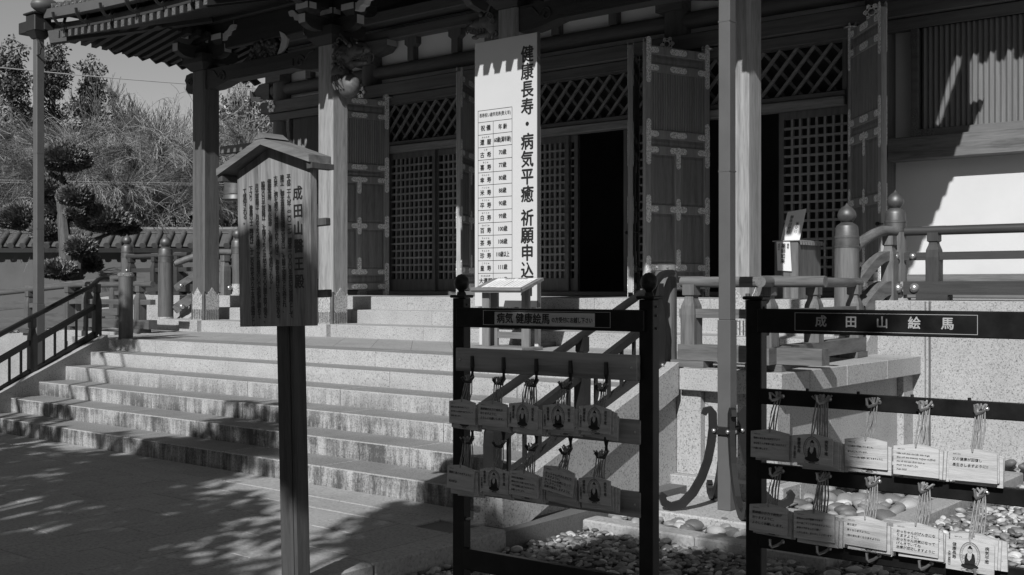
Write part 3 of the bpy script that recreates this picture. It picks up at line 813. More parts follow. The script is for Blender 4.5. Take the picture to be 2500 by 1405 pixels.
# ---- transom lattice: crossed diagonal bars
def clip(p, q, r):
    x0, x1, z0, z1 = r; dx, dz = q[0]-p[0], q[1]-p[1]; t0, t1 = 0.0, 1.0
    for (a, b) in ((-dx, p[0]-x0), (dx, x1-p[0]), (-dz, p[1]-z0), (dz, z1-p[1])):
        if abs(a) < 1e-9:
            if b < 0: return None
        else:
            t = b/a
            if a < 0: t0 = max(t0, t)
            else: t1 = min(t1, t)
    if t0 >= t1: return None
    return (p[0]+dx*t0, p[1]+dz*t0), (p[0]+dx*t1, p[1]+dz*t1)
def transom(xa, xb):
    r = (xa, xb, 4.15, 4.79)
    fr = MB(); fr.box(xa-.06, xb+.06, 14.12, 14.22, 4.79, 4.80); fr.box(xa-.06, xa, 14.11, 14.23, 4.0, 4.80); fr.box(xb, xb+.06, 14.11, 14.23, 4.0, 4.80)
    o = part('transom', fr, M['timber_z'], hall)
    part('transom_sill', MB().box(xa-.05, xb+.05, 14.08, 14.23, 4.08, 4.15, .008), M['timber_x'], o)
    part('transom_rail', MB().box(xa-.05, xb+.05, 14.05, 14.23, 3.955, 4.075, .01), M['lattice_x'], o)
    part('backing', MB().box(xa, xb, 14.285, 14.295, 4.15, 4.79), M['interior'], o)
    k = xa - 1.2
    while k < xb + 1.2:
        c = clip((k, 4.0), (k+.88, 5.0), r)
        if c: part('lattice_bar', MB().bar((c[0][0],14.165,c[0][1]), (c[1][0],14.165,c[1][1]), .042, .03, (0,1,0)), M['lattice_x'], o)
        c = clip((k+.88, 4.0), (k, 5.0), r)
        if c: part('lattice_bar', MB().bar((c[0][0],14.20,c[0][1]), (c[1][0],14.20,c[1][1]), .042, .03, (0,1,0)), M['rail_x'], o)
        k += .245
for a, b in ((-14.55, -12.35), (-11.45, -9.1), (-8.2, -6.1)): transom(a, b)
# ---- sliding lattice doors
def lattice_door(xa, xb, y, cols):
    z0, z1 = Z9+.075, 3.95; f = MB()
    f.box(xa, xa+.07, y-.03, y+.03, z0, z1); f.box(xb-.07, xb, y-.03, y+.03, z0, z1)
    f.box(xa+.07, xb-.07, y-.03, y+.03, z1-.10, z1); f.box(xa+.07, xb-.07, y-.03, y+.03, z0, z0+.2)
    o = part('lattice_door', f, M['timber_z'], hall)
    W = xb-xa-.14; p = W/cols
    vm = MB().box(-.017,.017,-.022,.022,0,z1-.10-z0-.2).mesh('lattice_bar', M['lattice_z'])
    for i in range(1, cols): inst('lattice_bar', vm, o, (xa+.07+p*i, y, z0+.2))
    hm_ = MB().box(0,W,-.018,.018,-.016,.016).mesh('lattice_bar', M['lattice_x'])
    nr = int(round((z1-.10-z0-.2)/.121))
    for j in range(1, nr): inst('lattice_bar', hm_, o, (xa+.07, y-.008, z0+.2+(z1-.10-z0-.2)*j/nr))
lattice_door(-14.5, -13.38, 14.20, 9); lattice_door(-13.42, -12.33, 14.265, 9)
lattice_door(-11.5, -10.55, 14.20, 8); lattice_door(-10.95, -10.42, 14.265, 4); lattice_door(-9.53, -9.1, 14.2, 3)
lattice_door(-7.02, -5.95, 14.20, 8)
for (a, b) in ((-14.62, -14.5), (-12.33, -12.2), (-11.62, -11.5), (-9.1, -8.95), (-8.3, -8.2), (-6.0, -5.86)):
    part('jamb', MB().box(a, b, 14.03, 14.26, Z9+.07, 4.80, .006), M['timber_z'], hall)
# ---- panelled folding door leaves, all from one pattern
DW, DZ0, DZ1 = 1.14, Z9+.06, 4.90
RAILS = [4.80, 4.56, 3.67, 3.455, 2.66, 1.87, 1.62]
df = MB(); th = .035
df.box(0, .10, -th, th, DZ0, DZ1, .006); df.box(DW-.10, DW, -th, th, DZ0, DZ1, .006)
for z in RAILS: df.box(.1, DW-.1, -th+.002, th-.002, z-.058, z+.058, .005)
df.box(DW/2-.05, DW/2+.05, -th+.003, th-.003, RAILS[5]+.058, RAILS[3]-.058, .005)
door_me = df.mesh('door_leaf', M['door'])
def raised(x0, x1, z0, z1):
    m = MB(); m.box(x0, x1, -.012, .012, z0, z1)
    for s in (-1, 1):
        m.hexa([(x0+.012,s*.012,z0+.012),(x1-.012,s*.012,z0+.012),(x1-.012,s*.012,z1-.012),(x0+.012,s*.012,z1-.012),(x0+.045,s*.022,z0+.045),(x1-.045,s*.022,z0+.045),(x1-.045,s*.022,z1-.045),(x0+.045,s*.022,z1-.045)])
    return m.mesh('panel', M['door_panel'])
pan = [raised(.1, DW-.1, RAILS[1]+.058, RAILS[0]-.058), raised(.1, DW-.1, RAILS[3]+.058, RAILS[2]-.058), raised(.1, DW-.1, RAILS[6]+.058, RAILS[5]-.058), MB().box(.1, DW-.1, -.006, .006, RAILS[2]+.058, RAILS[1]-.058).mesh('panel', M['door_panel'])]
for (a, b) in ((.1, DW/2-.05), (DW/2+.05, DW-.1)):
    for (c, d) in ((RAILS[4]+.058, RAILS[3]-.058), (RAILS[5]+.058, RAILS[4]-.058)): pan.append(raised(a, b, c, d))
slat_me = MB().box(-.011, .011, -.020, .020, RAILS[2]+.058, RAILS[1]-.058, .004).mesh('slat', M['door'])
def stad(w, h, n=6):
    r = min(w, h)/2; pts = []
    if w >= h:
        for k in range(n+1): t = -math.pi/2 + math.pi*k/n; pts.append((w/2-r+r*math.cos(t), r*math.sin(t)))
        for k in range(n+1): t = math.pi/2 + math.pi*k/n; pts.append((-w/2+r+r*math.cos(t), r*math.sin(t)))
    else:
        for k in range(n+1): t = math.pi*k/n; pts.append((r*math.cos(t), h/2-r+r*math.sin(t)))
        for k in range(n+1): t = math.pi + math.pi*k/n; pts.append((r*math.cos(t), -h/2+r+r*math.sin(t)))
    return pts
def plate_me(w, h):
    m = MB()
    for s in (-1, 1): m.prism(stad(w, h), 1, s*(th+.001), s*(th+.005))
    return m.mesh('plate', M['plate_metal'])
p_mid, p_side, p_long, p_short, p_tee = plate_me(.30, .082), plate_me(.22, .08), plate_me(.08, .62), plate_me(.08, .38), plate_me(.075, .30)
def door_leaf(hx, hy, dx, dy):
    o = inst('door_leaf', door_me, hall, (hx, hy, 0), (0, 0, math.atan2(dy, dx)), (math.hypot(dx, dy)/DW, 1, 1))
    for p in pan: inst('panel', p, o, local=True)
    for i in range(22): inst('slat', slat_me, o, (.1 + (DW-.2)*(i+.5)/22, 0, 0), local=True)
    for z in RAILS:
        inst('plate', p_mid, o, (DW/2, 0, z), local=True)
        for x in (.115, DW-.115): inst('plate', p_side, o, (x, .0004, z), local=True)
    for x in (.05, DW-.05):
        for z, q in ((4.66, p_long), (3.56, p_long), (2.66, p_short), (1.72, p_long)): inst('plate', q, o, (x, .0008, z), local=True)
    for z in (3.36, 2.66, 1.97):
        inst('plate', p_tee, o, (DW/2, -.0009, z), local=True)
    m = MB(); m.lathe(0, 0, [(.085, DZ1), (.09, DZ1+.02), (.03, DZ1+.03)], 14); m.lathe(0, 0, [(.05, DZ0-.04), (.05, DZ0)], 12)
    pv = part('pivot', m, M['steel'], o, local=True)
    m = MB().ball((DW-.07, -.055, 2.35), .026, 8, 6); m.tube([(DW-.07,-.055,2.35),(DW+.12,-.06,2.34)], .009, 6); part('latch', m, M['iron'], o, local=True)
    return o
door_leaf(-14.36, 14.03, -.36, -1.08); door_leaf(-12.25, 14.03, .55, -1.12)
door_leaf(-9.20, 14.03, .56, -1.02); door_leaf(-8.02, 14.03, -.36, -1.08); door_leaf(-5.94, 14.0, .78, -.88)
# ---- renji windows (vertical square bars) either side
def renji(xa, xb):
    z0, z1 = 3.46, 4.90; f = MB()
    f.box(xa, xb, 14.06, 14.2, z1-.10, z1, .008); f.box(xa, xb, 14.06, 14.2, z0, z0+.09, .008); f.box(xa, xa+.09, 14.062, 14.2, z0+.09, z1-.10, .006); f.box(xb-.09, xb, 14.062, 14.2, z0+.09, z1-.1, .006)
    o = part('window', f, M['timber_x'], hall)
    bm_ = MB(); h = .034; bm_.prism([(0,-h),(h,0),(0,h),(-h,0)], 2, z0+.09, z1-.10); me = bm_.mesh('window_bar', M['slat'])
    k = xa + .15
    while k < xb - .12: inst('window_bar', me, o, (k, 14.13, 0)); k += .0655
    part('backing', MB().box(xa+.05, xb-.05, 14.185, 14.195, z0+.05, z1-.05), M['timber_z'], o)
    for (x, s) in ((xa, 1), (xb, -1)):
        for (z, t) in ((z1-.05, -1), (z0+.045, 1)):
            m = MB(); m.box(x, x+s*.30, 14.052, 14.058, z-.04, z+.04); m.box(x+s*.001, x+s*.08, 14.0505, 14.0515, z-.04, z+t*.30); part('plate', m, M['chased_dark'], o)
renji(-5.19, -3.05); renji(-17.15, -15.4)
for (a, b) in ((-5.45, -2.8), (-17.3, -15.2)):
    part('wall_panel', MB().box(a, b, 14.24, 14.28, Z9+.05, 5.0), M['plaster'], hall)
    part('window_sill', MB().box(a, b, 13.95, 14.2, 3.17, 3.455, .012), M['rail_x'], hall)
    part('base_rail', MB().box(a, b, 13.98, 14.2, Z9+.075, 1.76, .012), M['rail_x'], hall)
# ================================================================== newel posts, balustrades, handrails, downspouts
def newel(x, y, z0, z1, r, label, wd='rail_z', mt='bronze'):
    t = thing('newel_post', label, 'newel post', (x, y, z0), group='newel posts with onion finials')
    H = z1 - z0
    part('shaft', MB().lathe(x, y, [(r, z0+.02), (r*.99, z0+H*.45), (r*.96, z1-.44)], 24), M[wd], t, smooth=True)
    zs = z1 - .44
    c = part('cap', MB().lathe(x, y, [(r*.99,zs),(r*.99,zs+.015),(r*.95,zs+.02),(r*.95,zs+.09),(r*.99,zs+.095),(r*.99,zs+.11),(r*.93,zs+.115),(r*.90,zs+.19),(r*.84,zs+.215),(r*.55,zs+.24),(r*.42,zs+.25)], 24), M['bronze'], t, smooth=True)
    zb = zs + .25
    part('finial', MB().lathe(x, y, [(r*.36,zb),(r*.5,zb+.012),(r*.72,zb+.05),(r*.74,zb+.075),(r*.66,zb+.11),(r*.42,zb+.145),(r*.16,zb+.165),(r*.02,zb+.19)], 20), M['bronze'], c, smooth=True)
    part('foot_band', MB().lathe(x, y, [(r*1.03,z0+.02),(r*1.03,z0+.19),(r*.9,z0+.192)], 24), M['chased'], t, smooth=True)
    part('foot_stone', MB().lathe(x, y, [(r*1.35,z0-.01),(r*1.35,z0+.02)], 20), M['granite'], t)
    return t
newel(-4.60, 10.75, .936, 2.43, .122, 'thick wooden newel with bronze onion finial at foot of right upper stairs')
newel(-4.50, 11.75, Z9, 2.62, .115, 'wooden newel with onion finial where the right veranda rail begins')
newel(-16.08, 10.70, .936, 2.45, .122, 'dark wooden newel with onion finial and chased foot band, left of the porch', 'oldwood_z')
newel(-15.55, 11.72, Z9, 2.60, .115, 'wooden newel with onion finial half hidden behind the roofed notice board', 'oldwood_z')
newel(-19.45, 12.1, Z9, 2.61, .115, 'far wooden newel with onion finial at the left veranda corner', 'oldwood_z')

def shaped_post(m, p, d, h, w=.11):
    """square post with a bulging shoulder and a neck under a cap"""
    prof = [(.60,0),(.60,.48),(.62,.60),(.56,.72),(.40,.80),(.36,.84),(.50,.86),(.50,1.0)]
    n = Vector((-d.y, d.x, 0)); vs = []
    for (q, u) in prof:
        for (i, j) in ((-1,-1),(1,-1),(1,1),(-1,1)):
            v = Vector(p) + d*(i*w*q) + n*(j*w*q); vs.append((v.x, v.y, p[2] + h*u))
    fs = [(0,3,2,1)]; k = len(prof)
    for a in range(k-1):
        for b in range(4): fs.append((a*4+b, a*4+(b+1) % 4, a*4+4+(b+1) % 4, a*4+4+b))
    fs.append(tuple((k-1)*4+b for b in range(4))); m.add(vs, fs); return m
def balustrade(label, a, b, posts, group='wooden balustrades', axis='x', mat='rail', studs=(), over=(0,0), low=True, thick=1.0):
    a = Vector(a); b = Vector(b); d = (b-a); L = d.length; d.normalize(); dh = Vector((d.x, d.y, 0)).normalized()
    t = thing('balustrade', label, 'balustrade', (a+b)/2, group=group)
    A = a - d*over[0]; B = b + d*over[1]; up = Vector((0,0,1)); mx = M[mat+'_'+axis]; mz = M[mat+'_z']
    part('top_rail', MB().tube([A+up*.71, A+(B-A)*.33+up*.708, A+(B-A)*.66+up*.709, B+up*.71], .045*thick, 14), mx, t, smooth=True)
    part('middle_rail', MB().bar(A+up*.45, B+up*.45, .085*thick, .075*thick), mx, t)
    part('base_beam', MB().bar(A+up*.125, B+up*.125, .14*thick, .13*thick), mx, t)
    for k, u in enumerate(posts):
        p = a + d*(L*u)
        m = MB(); shaped_post(m, p + up*.06, dh, .63); part('post', m, mz, t)
        f = MB().bar(p - dh*.16 + up*.03, p + dh*.16 + up*.03, .16, .055); part('foot_block', f, mx, t)
        if low: 
            q = MB().bar(p + dh*.0 + up*.755 - dh*.12, p + up*.755 + dh*.12, .03, .006)
            part('strap', q, M['steel'], t)
    for (u, h, r) in studs:
        p = a + d*(L*u) + up*h; nn = Vector((d.y, -d.x, 0))
        s = MB().ball(p + nn*.075, r, 14, 10, (1,1,1)); part('stud', s, M['steel'], t, smooth=True)
    return t
balustrade('pale wooden balustrade along the front edge of the right landing', (-5.02, 8.34, .936), (-4.10, 8.34, .936), (.10, .86), over=(.0, .36))
balustrade('short wooden balustrade running back from the right landing corner to the newel', (-4.20, 8.4, .936), (-4.42, 10.62, .936), (.42, .93), axis='y', over=(.30, .0))
balustrade('dark wooden balustrade along the right veranda edge before the white panel', (-4.38, 11.72, Z9), (4.0, 11.72, Z9), (.035, .20, .36, .52, .7, .9), studs=((.012,.45,.035),(.014,.125,.05)), thick=1.05, mat='darkrail')
balustrade('wooden balustrade of the left veranda between two onion newels', (-19.35, 12.05, Z9), (-15.65, 11.75, Z9), (.04, .28, .5, .74, .95), studs=((.03,.45,.03),(.97,.125,.05),(.97,.45,.035)), mat='darkrail')
balustrade('level wooden balustrade at the left landing behind the round post', (-16.55, 9.47, .936), (-14.65, 9.47, .936), (.12, .88), over=(.05,.1), mat='oldwood')
balustrade('near wooden rail of the ramp sloping down to the left', (-22.4, 9.47, .936-5.8/18), (-16.6, 9.47, .936), (.04, .27, .50, .74, .955), over=(0,.0), mat='oldwood')
balustrade('far wooden rail of the ramp in front of the garden wall', (-24.4, 10.95, 1.04-6.6/18), (-17.8, 10.95, 1.06), (.05, .28, .52, .75, .97), over=(0,0), mat='oldwood')
def stair_rail(label, x, yl, yu, zs, dx):
    t = thing('stair_rail', label, 'stair rail', (x, yu, 1.3), group='curved rails of the upper stairs')
    for (h, dl, w, hh) in ((.71, .20, 0, 0), (.45, .34, .10, .10), (.125, .36, .14, .14)):
        pts = []
        for i in range(13):
            u = i/12; y = yu + (yl-yu)*u; z = Z9 + h - dl*(max(0, u-.25)/.75)**1.5; pts.append((x + dx*u, y, z))
        if w == 0: part('top_rail', MB().tube(pts, .054, 12), M['rail_y'], t, smooth=True)
        else:
            part('curved_rail', MB().sweep(pts, [(-w/2,-hh/2),(w/2,-hh/2),(w/2,hh/2),(-w/2,hh/2)]), M['rail_y'], t)
            for q in (pts[1], pts[11]):
                part('stud', MB().ball((q[0]+w/2+.008, q[1], q[2]), .034 if h > .3 else .048, 12, 8), M['steel'], t, smooth=True)
    m = MB(); shaped_post(m, Vector((x, yu-.12, Z9)), Vector((0,1,0)), .66); part('post', m, M['rail_z'], t)
    return t
stair_rail('curved wooden stair rail sweeping down to the right newel', -4.48, 10.86, 11.66, 0, -.10)
stair_rail('curved wooden stair rail sweeping down to the left newel beside the porch pillar', -15.60, 10.82, 11.62, 0, -.42)

# ---- short round end posts with metal bands
def end_post(x, y, label, wd='rail_z'):
    t = thing('end_post', label, 'post', (x, y, .936), group='round end posts at the head of the steps')
    part('shaft', MB().lathe(x, y, [(.092,.92),(.092,1.76)], 20), M[wd], t, smooth=True)
    part('metal_band', MB().lathe(x, y, [(.097,1.745),(.097,1.79),(.06,1.80)], 20), M['steel'], t, smooth=True)
    for k in range(6):
        a = k*math.pi/3 - .9; part('rivet', MB().ball((x+.1*math.cos(a), y+.1*math.sin(a), 1.768), .010, 8, 5), M['steel'], t)
end_post(-5.17, 8.33, 'round wooden post with metal band at the top of the right handrail')
end_post(-13.42, 8.33, 'round wooden post with metal band at the top of the left handrail', 'oldwood_z')

# ---- metal handrails beside the steps
def handrail(label, fx, posts, xe):
    Yt = 8.06; t = thing('handrail', label, 'handrail', (fx(6.97), 6.97, .5), group='dark metal handrails of the steps')
    zt = lambda y: 1.24 + .385*(y - 6.97)
    y0 = posts[0] - .25
    pts = [(fx(y), y, zt(y)) for y in np.linspace(y0, 7.92, 12)]
    pts += [(fx(8.0), 8.0, zt(8.0)+.012), (fx(8.08), 8.08, 1.70), (fx(8.16), 8.16, 1.718), (fx(8.24), 8.25, 1.72)]
    part('top_rail', MB().tube(pts, .032, 10), M['iron'], t, smooth=True)
    m = MB()
    for k in range(4): m.tube([(fx(7.78+.06*k), 7.78+.06*k, zt(7.78+.06*k)+.030), (fx(7.78+.06*k), 7.78+.06*k, zt(7.78+.06*k)+.038)], .011, 8)
    part('rivet', m, M['steel'], t)
    for h0, w, hh in ((-.30, .055, .06), (-.66, .055, .07)):
        for a, b in zip(posts[:-1], posts[1:]):
            part('lower_rail', MB().bar((fx(a), a+.03, zt(a)+h0+.01), (fx(b), b-.03, zt(b)+h0), w, hh), M['iron'], t)
    for y in posts:
        z0 = zt(y) - .78; x = fx(y)
        m = MB(); shaped_post(m, Vector((x, y, z0)), Vector((0,1,0)), .77, .075); part('post', m, M['iron'], t)
        part('bolt', MB().ball((x+.048, y, z0+.10), .016, 10, 6), M['steel'], t)
        part('bolt', MB().ball((x, y-.048, z0+.10), .016, 10, 6), M['steel'], t)
    bm_ = None
    for a, b in zip(posts[:-1], posts[1:]):
        for k in range(1, 6):
            y = a + (b-a)*k/6
            part('baluster', MB().box(fx(y)-.012, fx(y)+.012, y-.012, y+.012, zt(y)-.64, zt(y)-.31), M['iron'], t)
    return t
handrail('dark handrail with balusters on the left side of the steps', lambda y: -13.26 - .36*(y-6.97), (4.9, 5.93, 6.97, 8.05), -13.4)
handrail('dark handrail with balusters on the right side of the steps behind the prayer racks', lambda y: -5.06, (5.93, 6.97, 8.02), -5.1)

# ---- square downspouts
def downspout(label, x, y, w, ztop, zbase, feet):
    t = thing('downspout', label, 'downspout', (x, y, zbase), group='square downspouts of the porch roof')
    h = w/2
    part('pipe', MB().box(x-h, x+h, y-h, y+h, 1.36, ztop, .006), M['gutter'], t)
    part('pipe', MB().box(x-h*.985, x+h*.985, y-h*.985, y+h*.985, zbase+.6, 1.34, .006), M['gutter'], t)
    part('socket', MB().box(x-h-.006, x+h+.006, y-h-.006, y+h+.006, zbase, 1.362, .006), M['gutter'], t)
    for z in (3.55, 2.45): part('seam', MB().box(x-h-.002, x+h+.002, y-h-.002, y+h+.002, z, z+.008), M['gutter'], t)
    if feet:
        part('strap', MB().box(x-h-.03, x+h+.03, y-h-.03, y+h+.03, zbase+.555, zbase+.615, .006), M['iron'], t)
        for (dx, dy) in ((-.7071,-.7071),(.7071,.7071),(.7071,-.7071),(-.7071,.7071)):
            P = [(.13,.70),(.115,.735),(.085,.74),(.062,.71),(.06,.60),(.075,.48),(.10,.36),(.145,.24),(.21,.13),(.29,.05),(.37,.03),(.425,.06),(.44,.10),(.42,.125)]
            n_ = Vector((-dy, dx, 0))
            pts = [Vector((x,y,zbase)) + Vector((dx,dy,0))*(h+q) + Vector((0,0,1))*z for q, z in P]
            rr = [.016,.022,.026,.028,.028,.028,.028,.029,.030,.031,.030,.028,.026,.022]
            m = MB(); k = len(pts); vs = []
            for i, p in enumerate(pts):
                d = (pts[min(i+1,k-1)] - pts[max(i-1,0)]).normalized(); u = n_.cross(d).normalized()
                for (aa, bb) in ((-.02,-1),(.02,-1),(.02,1),(-.02,1)): vs.append(p + n_*aa + u*(bb*rr[i]))
            fs = [(0,1,2,3), tuple(4*(k-1)+q for q in (3,2,1,0))]
            for i in range(k-1):
                for q in range(4): fs.append((i*4+q, i*4+(q+1)%4, i*4+4+(q+1)%4, i*4+4+q))
            m.add(vs, fs); o = part('scroll_brace', m, M['iron'], t)
            pp = Vector((x,y,zbase+.585)) + Vector((dx,dy,0))*(h+.06)
            for s in (-1, 1): part('bolt', MB().ball(pp + n_*(s*.026), .017, 10, 6), M['steel'], o, smooth=True)
        part('base_stone', MB().box(x-.62, x+.55, y-.36, y+.36, -.2, zbase, .012), M['granite'], t)
    return t
downspout('tall grey square downspout with scrolled iron feet on granite block', -4.13, 7.50, .094, 5.25, -.035, True)
ld = downspout('slender grey square downspout at the far left porch corner', -15.93, 8.47, .115, 5.30, -.1, False)
part('collector', MB().hexa([(-16.00,8.40,5.22),(-15.86,8.40,5.22),(-15.86,8.54,5.22),(-16.00,8.54,5.22),(-16.06,8.34,5.32),(-15.80,8.34,5.32),(-15.80,8.60,5.32),(-16.06,8.60,5.32)]), M['gutter_dark'], ld)
part('collector', MB().box(-16.06,-15.80,8.34,8.60,5.321,5.56,.01), M['gutter_dark'], ld)
part('collector_rim', MB().box(-16.09,-15.77,8.31,8.63,5.561,5.59,.01), M['gutter_dark'], ld)
part('outlet', MB().box(-16.35,-16.061,8.38,8.56,5.33,5.50,.01), M['gutter_dark'], ld)
part('clip', MB().tube([(-15.87,8.42,5.2),(-15.80,8.40,5.17),(-15.72,8.40,5.05),(-15.76,8.40,4.98),(-15.87,8.42,4.97)], .014, 8), M['gutter_dark'], ld)
# ================================================================== signs, stand, box, notice board
# ---- tall white signboard
bx0, bx1, by, bz0, bz1 = -8.79, -7.86, 9.98, 1.38, 4.44
sb = thing('signboard', 'tall white signboard with black vertical writing and an age table', 'signboard', ((bx0+bx1)/2, by, .936))
pn = part('panel', MB().box(bx0, bx1, by, by+.045, bz0, bz1, .004), M['white_paint'], sb)
part('edge_trim', MB().box(bx1-.004, bx1+.004, by-.004, by+.049, bz0, bz1+.004), M['gutter'], sb)
for x in (bx0+.03, bx1-.08):
    part('leg', MB().box(x, x+.05, by+.05, by+.10, .936, 3.4), M['white_paint'], sb)
    part('leg', MB().box(x+.002, x+.048, by+.10, by+.45, .94, .98), M['gutter'], sb)
    part('caster', MB().tube([(x+.01, by+.02, 1.36), (x+.05, by+.02, 1.36)], .018, 10), M['steel'], sb)
XD, ZD = (1,0,0), (0,0,1); py_ = by - .0015
def col(body, size, xc, ztop, parent, mat, y, **kw): return lettering('lettering', vtext(body), size, (xc, y, ztop), XD, ZD, mat, parent, **kw)
zz = 4.30
for ch in '健康長寿・病気平癒':
    lettering('lettering', ch, .198, (-8.005, py_, zz), XD, ZD, M['ink'], pn, bold=.030, sx=.94); zz -= .196
zz -= .07
for ch in '祈願申込所':
    lettering('lettering', ch, .198, (-8.005, py_, zz), XD, ZD, M['ink'], pn, bold=.030, sx=.94); zz -= .196
rows = [('祝 儀','年 齢',''),('還暦','60歳(満年齢)','かんれき'),('古希','70歳','こき'),('喜寿','77歳','きじゅ'),('傘寿','80歳','さんじゅ'),('米寿','88歳','べいじゅ'),('卒寿','90歳','そつじゅ'),('白寿','99歳','はくじゅ'),('百寿','100歳','ひゃくじゅ'),('茶寿','108歳','ちゃじゅ'),('珍寿','110歳以上','ちんじゅ'),('皇寿','111歳','こうじゅ'),('大還暦','120歳','だいかんれき')]
tx0, tx1, txm = -8.735, -8.225, -8.505; tz = 3.645; rh = .1455
ln = MB()
def hl(z): ln.box(tx0, tx1, py_-.0005, py_, z-.0025, z+.0025)
hl(tz)
for k in range(14): hl(tz - .135 - rh*k if k else tz - .135)
zb = tz - .135 - rh*13
for x in (tx0, tx1): ln.box(x-.0025, x+.0025, py_-.0005, py_, zb, tz)
ln.box(txm-.0025, txm+.0025, py_-.0005, py_, zb, tz-.135)
part('table_lines', ln, M['ink'], pn)
lettering('lettering', '長寿祝い歳早見表(数え年)', .052, ((tx0+tx1)/2, py_, tz-.035), XD, ZD, M['ink'], pn, bold=.016, sx=.78)
for k, (a, b, f) in enumerate(rows):
    zt = tz - .135 - rh*k
    lettering('lettering', a if k == 0 else ('  '.join(a) if len(a) == 2 else a), .070, ((tx0+txm)/2, py_, zt-(.04 if k == 0 else .058)), XD, ZD, M['ink'], pn, bold=.03, sx=.95)
    if f: lettering('lettering', f if len(f) > 4 else ' '.join(f), .024, ((tx0+txm)/2, py_, zt-.02), XD, ZD, M['ink'], pn, bold=.016)
    lettering('lettering', b, .068, ((txm+tx1)/2, py_, zt-.045), XD, ZD, M['ink'], pn, bold=.028, sx=.85 if len(b) < 6 else .66)

# ---- reading stand on the landing
P0 = Vector((-7.95, 9.40, .936))
st = thing('reading_stand', 'slanted wooden reading stand with an open printed sheet on the landing', 'stand', P0)
x0, x1 = -8.22, -7.52
dk = MB().hexa([(x0,9.28,1.545),(x1,9.28,1.545),(x1,9.66,1.675),(x0,9.66,1.675),(x0,9.273,1.575),(x1,9.273,1.575),(x1,9.653,1.705),(x0,9.653,1.705)])
part('desk', dk, M['weather_x'], st)
part('ledge', MB().bar((x0,9.272,1.585),(x1,9.272,1.585), .02, .035), M['weather_x'], st)
sh = MB().add([(x0+.09,9.30,1.591),(x1-.05,9.30,1.591),(x1-.05,9.62,1.7005),(x0+.09,9.62,1.7005)], [(0,1,2,3)]); s_ = part('printed_sheet', sh, M['paper'], st)
rr = random.Random(2); tb = MB(); dsl = (1.7005-1.591)/.32
def on(x, y): return (x, y, 1.5925 + (y-9.30)*dsl)
for c in range(11):
    xx = x0+.14+.048*c; y0, y1 = 9.33+rr.uniform(0,.05), 9.57-rr.uniform(0,.04); w = rr.choice((.004,.006,.012))
    tb.add([on(xx,y0), on(xx+w,y0), on(xx+w,y1), on(xx,y1)], [(0,1,2,3)])
tb.add([on(x0+.12,9.315), on(x0+.30,9.315), on(x0+.30,9.335), on(x0+.12,9.335)], [(0,1,2,3)])
part('printed_lines', tb, M['ink'], s_)
lettering('lettering', '健康長寿・病気平癒', .035, ((x0+x1)/2+.02, 9.612, 1.6995), (1,0,0), Vector((0,.32,.1095)).normalized(), M['ink'], s_, bold=.01)
for x in (x0+.08, x1-.18):
    part('leg', MB().box(x, x+.10, 9.50, 9.53, .95, 1.63), M['weather_z'], st)
    part('leg', MB().box(x+.002, x+.098, 9.36, 9.385, .95, 1.58), M['weather_z'], st) if x < -8 else None
part('base_board', MB().box(x0-.02, x1+.02, 9.26, 9.62, .936, .968, .004), M['weather_x'], st)
part('stretcher', MB().box(x0+.18, x1-.18, 9.505, 9.525, 1.05, 1.12), M['weather_x'], st)

# ---- wooden box by the door with its two papers
bxp = thing('offering_box', 'tall wooden box with a cloth top on the right veranda', 'box', (-6.04, 12.6, Z9))
part('body', MB().box(-6.20, -5.90, 12.40, 13.02, Z9, 2.14, .006), M['rail_z'], bxp)
part('cloth', MB().box(-6.22, -5.88, 12.38, 13.04, 2.1405, 2.155, .004), M['rope'], bxp)
cl = MB(); 
for k in range(9): cl.add([(-5.882, 12.40+.07*k, 2.15), (-5.882, 12.40+.07*k+.066, 2.15), (-5.876, 12.40+.07*k+.06, 2.10), (-5.876, 12.40+.07*k+.006, 2.10)], [(0,1,2,3)])
part('fringe', cl, M['rope'], bxp)
part('tassel', MB().tube([(-5.875, 13.03, 2.14), (-5.86, 13.04, 2.06), (-5.865, 13.04, 1.98)], [.008,.006,.012], 6), M['rope'], bxp)
pl = thing('paper_placard', 'white paper placard leaning upright on the wooden box', 'placard', (-6.05, 12.55, 2.156))
part('sheet', MB().hexa([(-6.17,12.50,2.156),(-5.93,12.50,2.156),(-5.93,12.504,2.156),(-6.17,12.504,2.156),(-6.13,12.60,2.50),(-5.89,12.60,2.53),(-5.89,12.604,2.53),(-6.13,12.604,2.50)]), M['paper'], pl)
for k, s in enumerate(('お願事受付', '御朱印受付')):
    lettering('lettering', vtext(s), .046, (-6.0-.09*k+.03, 12.582, 2.455), (1,0,0), Vector((.04,.10,.344)).normalized(), M['ink'], pl, bold=.012, line=1.0)
hs = thing('hanging_notice', 'long paper notice with brush writing hung on the box front', 'notice', (-6.08, 12.39, 1.8))
part('sheet', MB().hexa([(-6.17,12.392,2.15),(-6.00,12.392,2.15),(-6.00,12.396,2.15),(-6.17,12.396,2.15),(-6.15,12.378,1.80),(-5.97,12.378,1.79),(-5.97,12.381,1.79),(-6.15,12.381,1.80)]), M['paper'], hs)
for (s, z, x) in (('薬師如来', .06, -6.072), ('奉拝', .030, -6.015), ('成田山', .026, -6.13)):
    lettering('lettering', vtext(s), z, (x, 12.374 if s == '薬師如来' else 12.376, 2.115), (1,0,0), (.05,.0,1), M['ink'], hs, bold=.02)

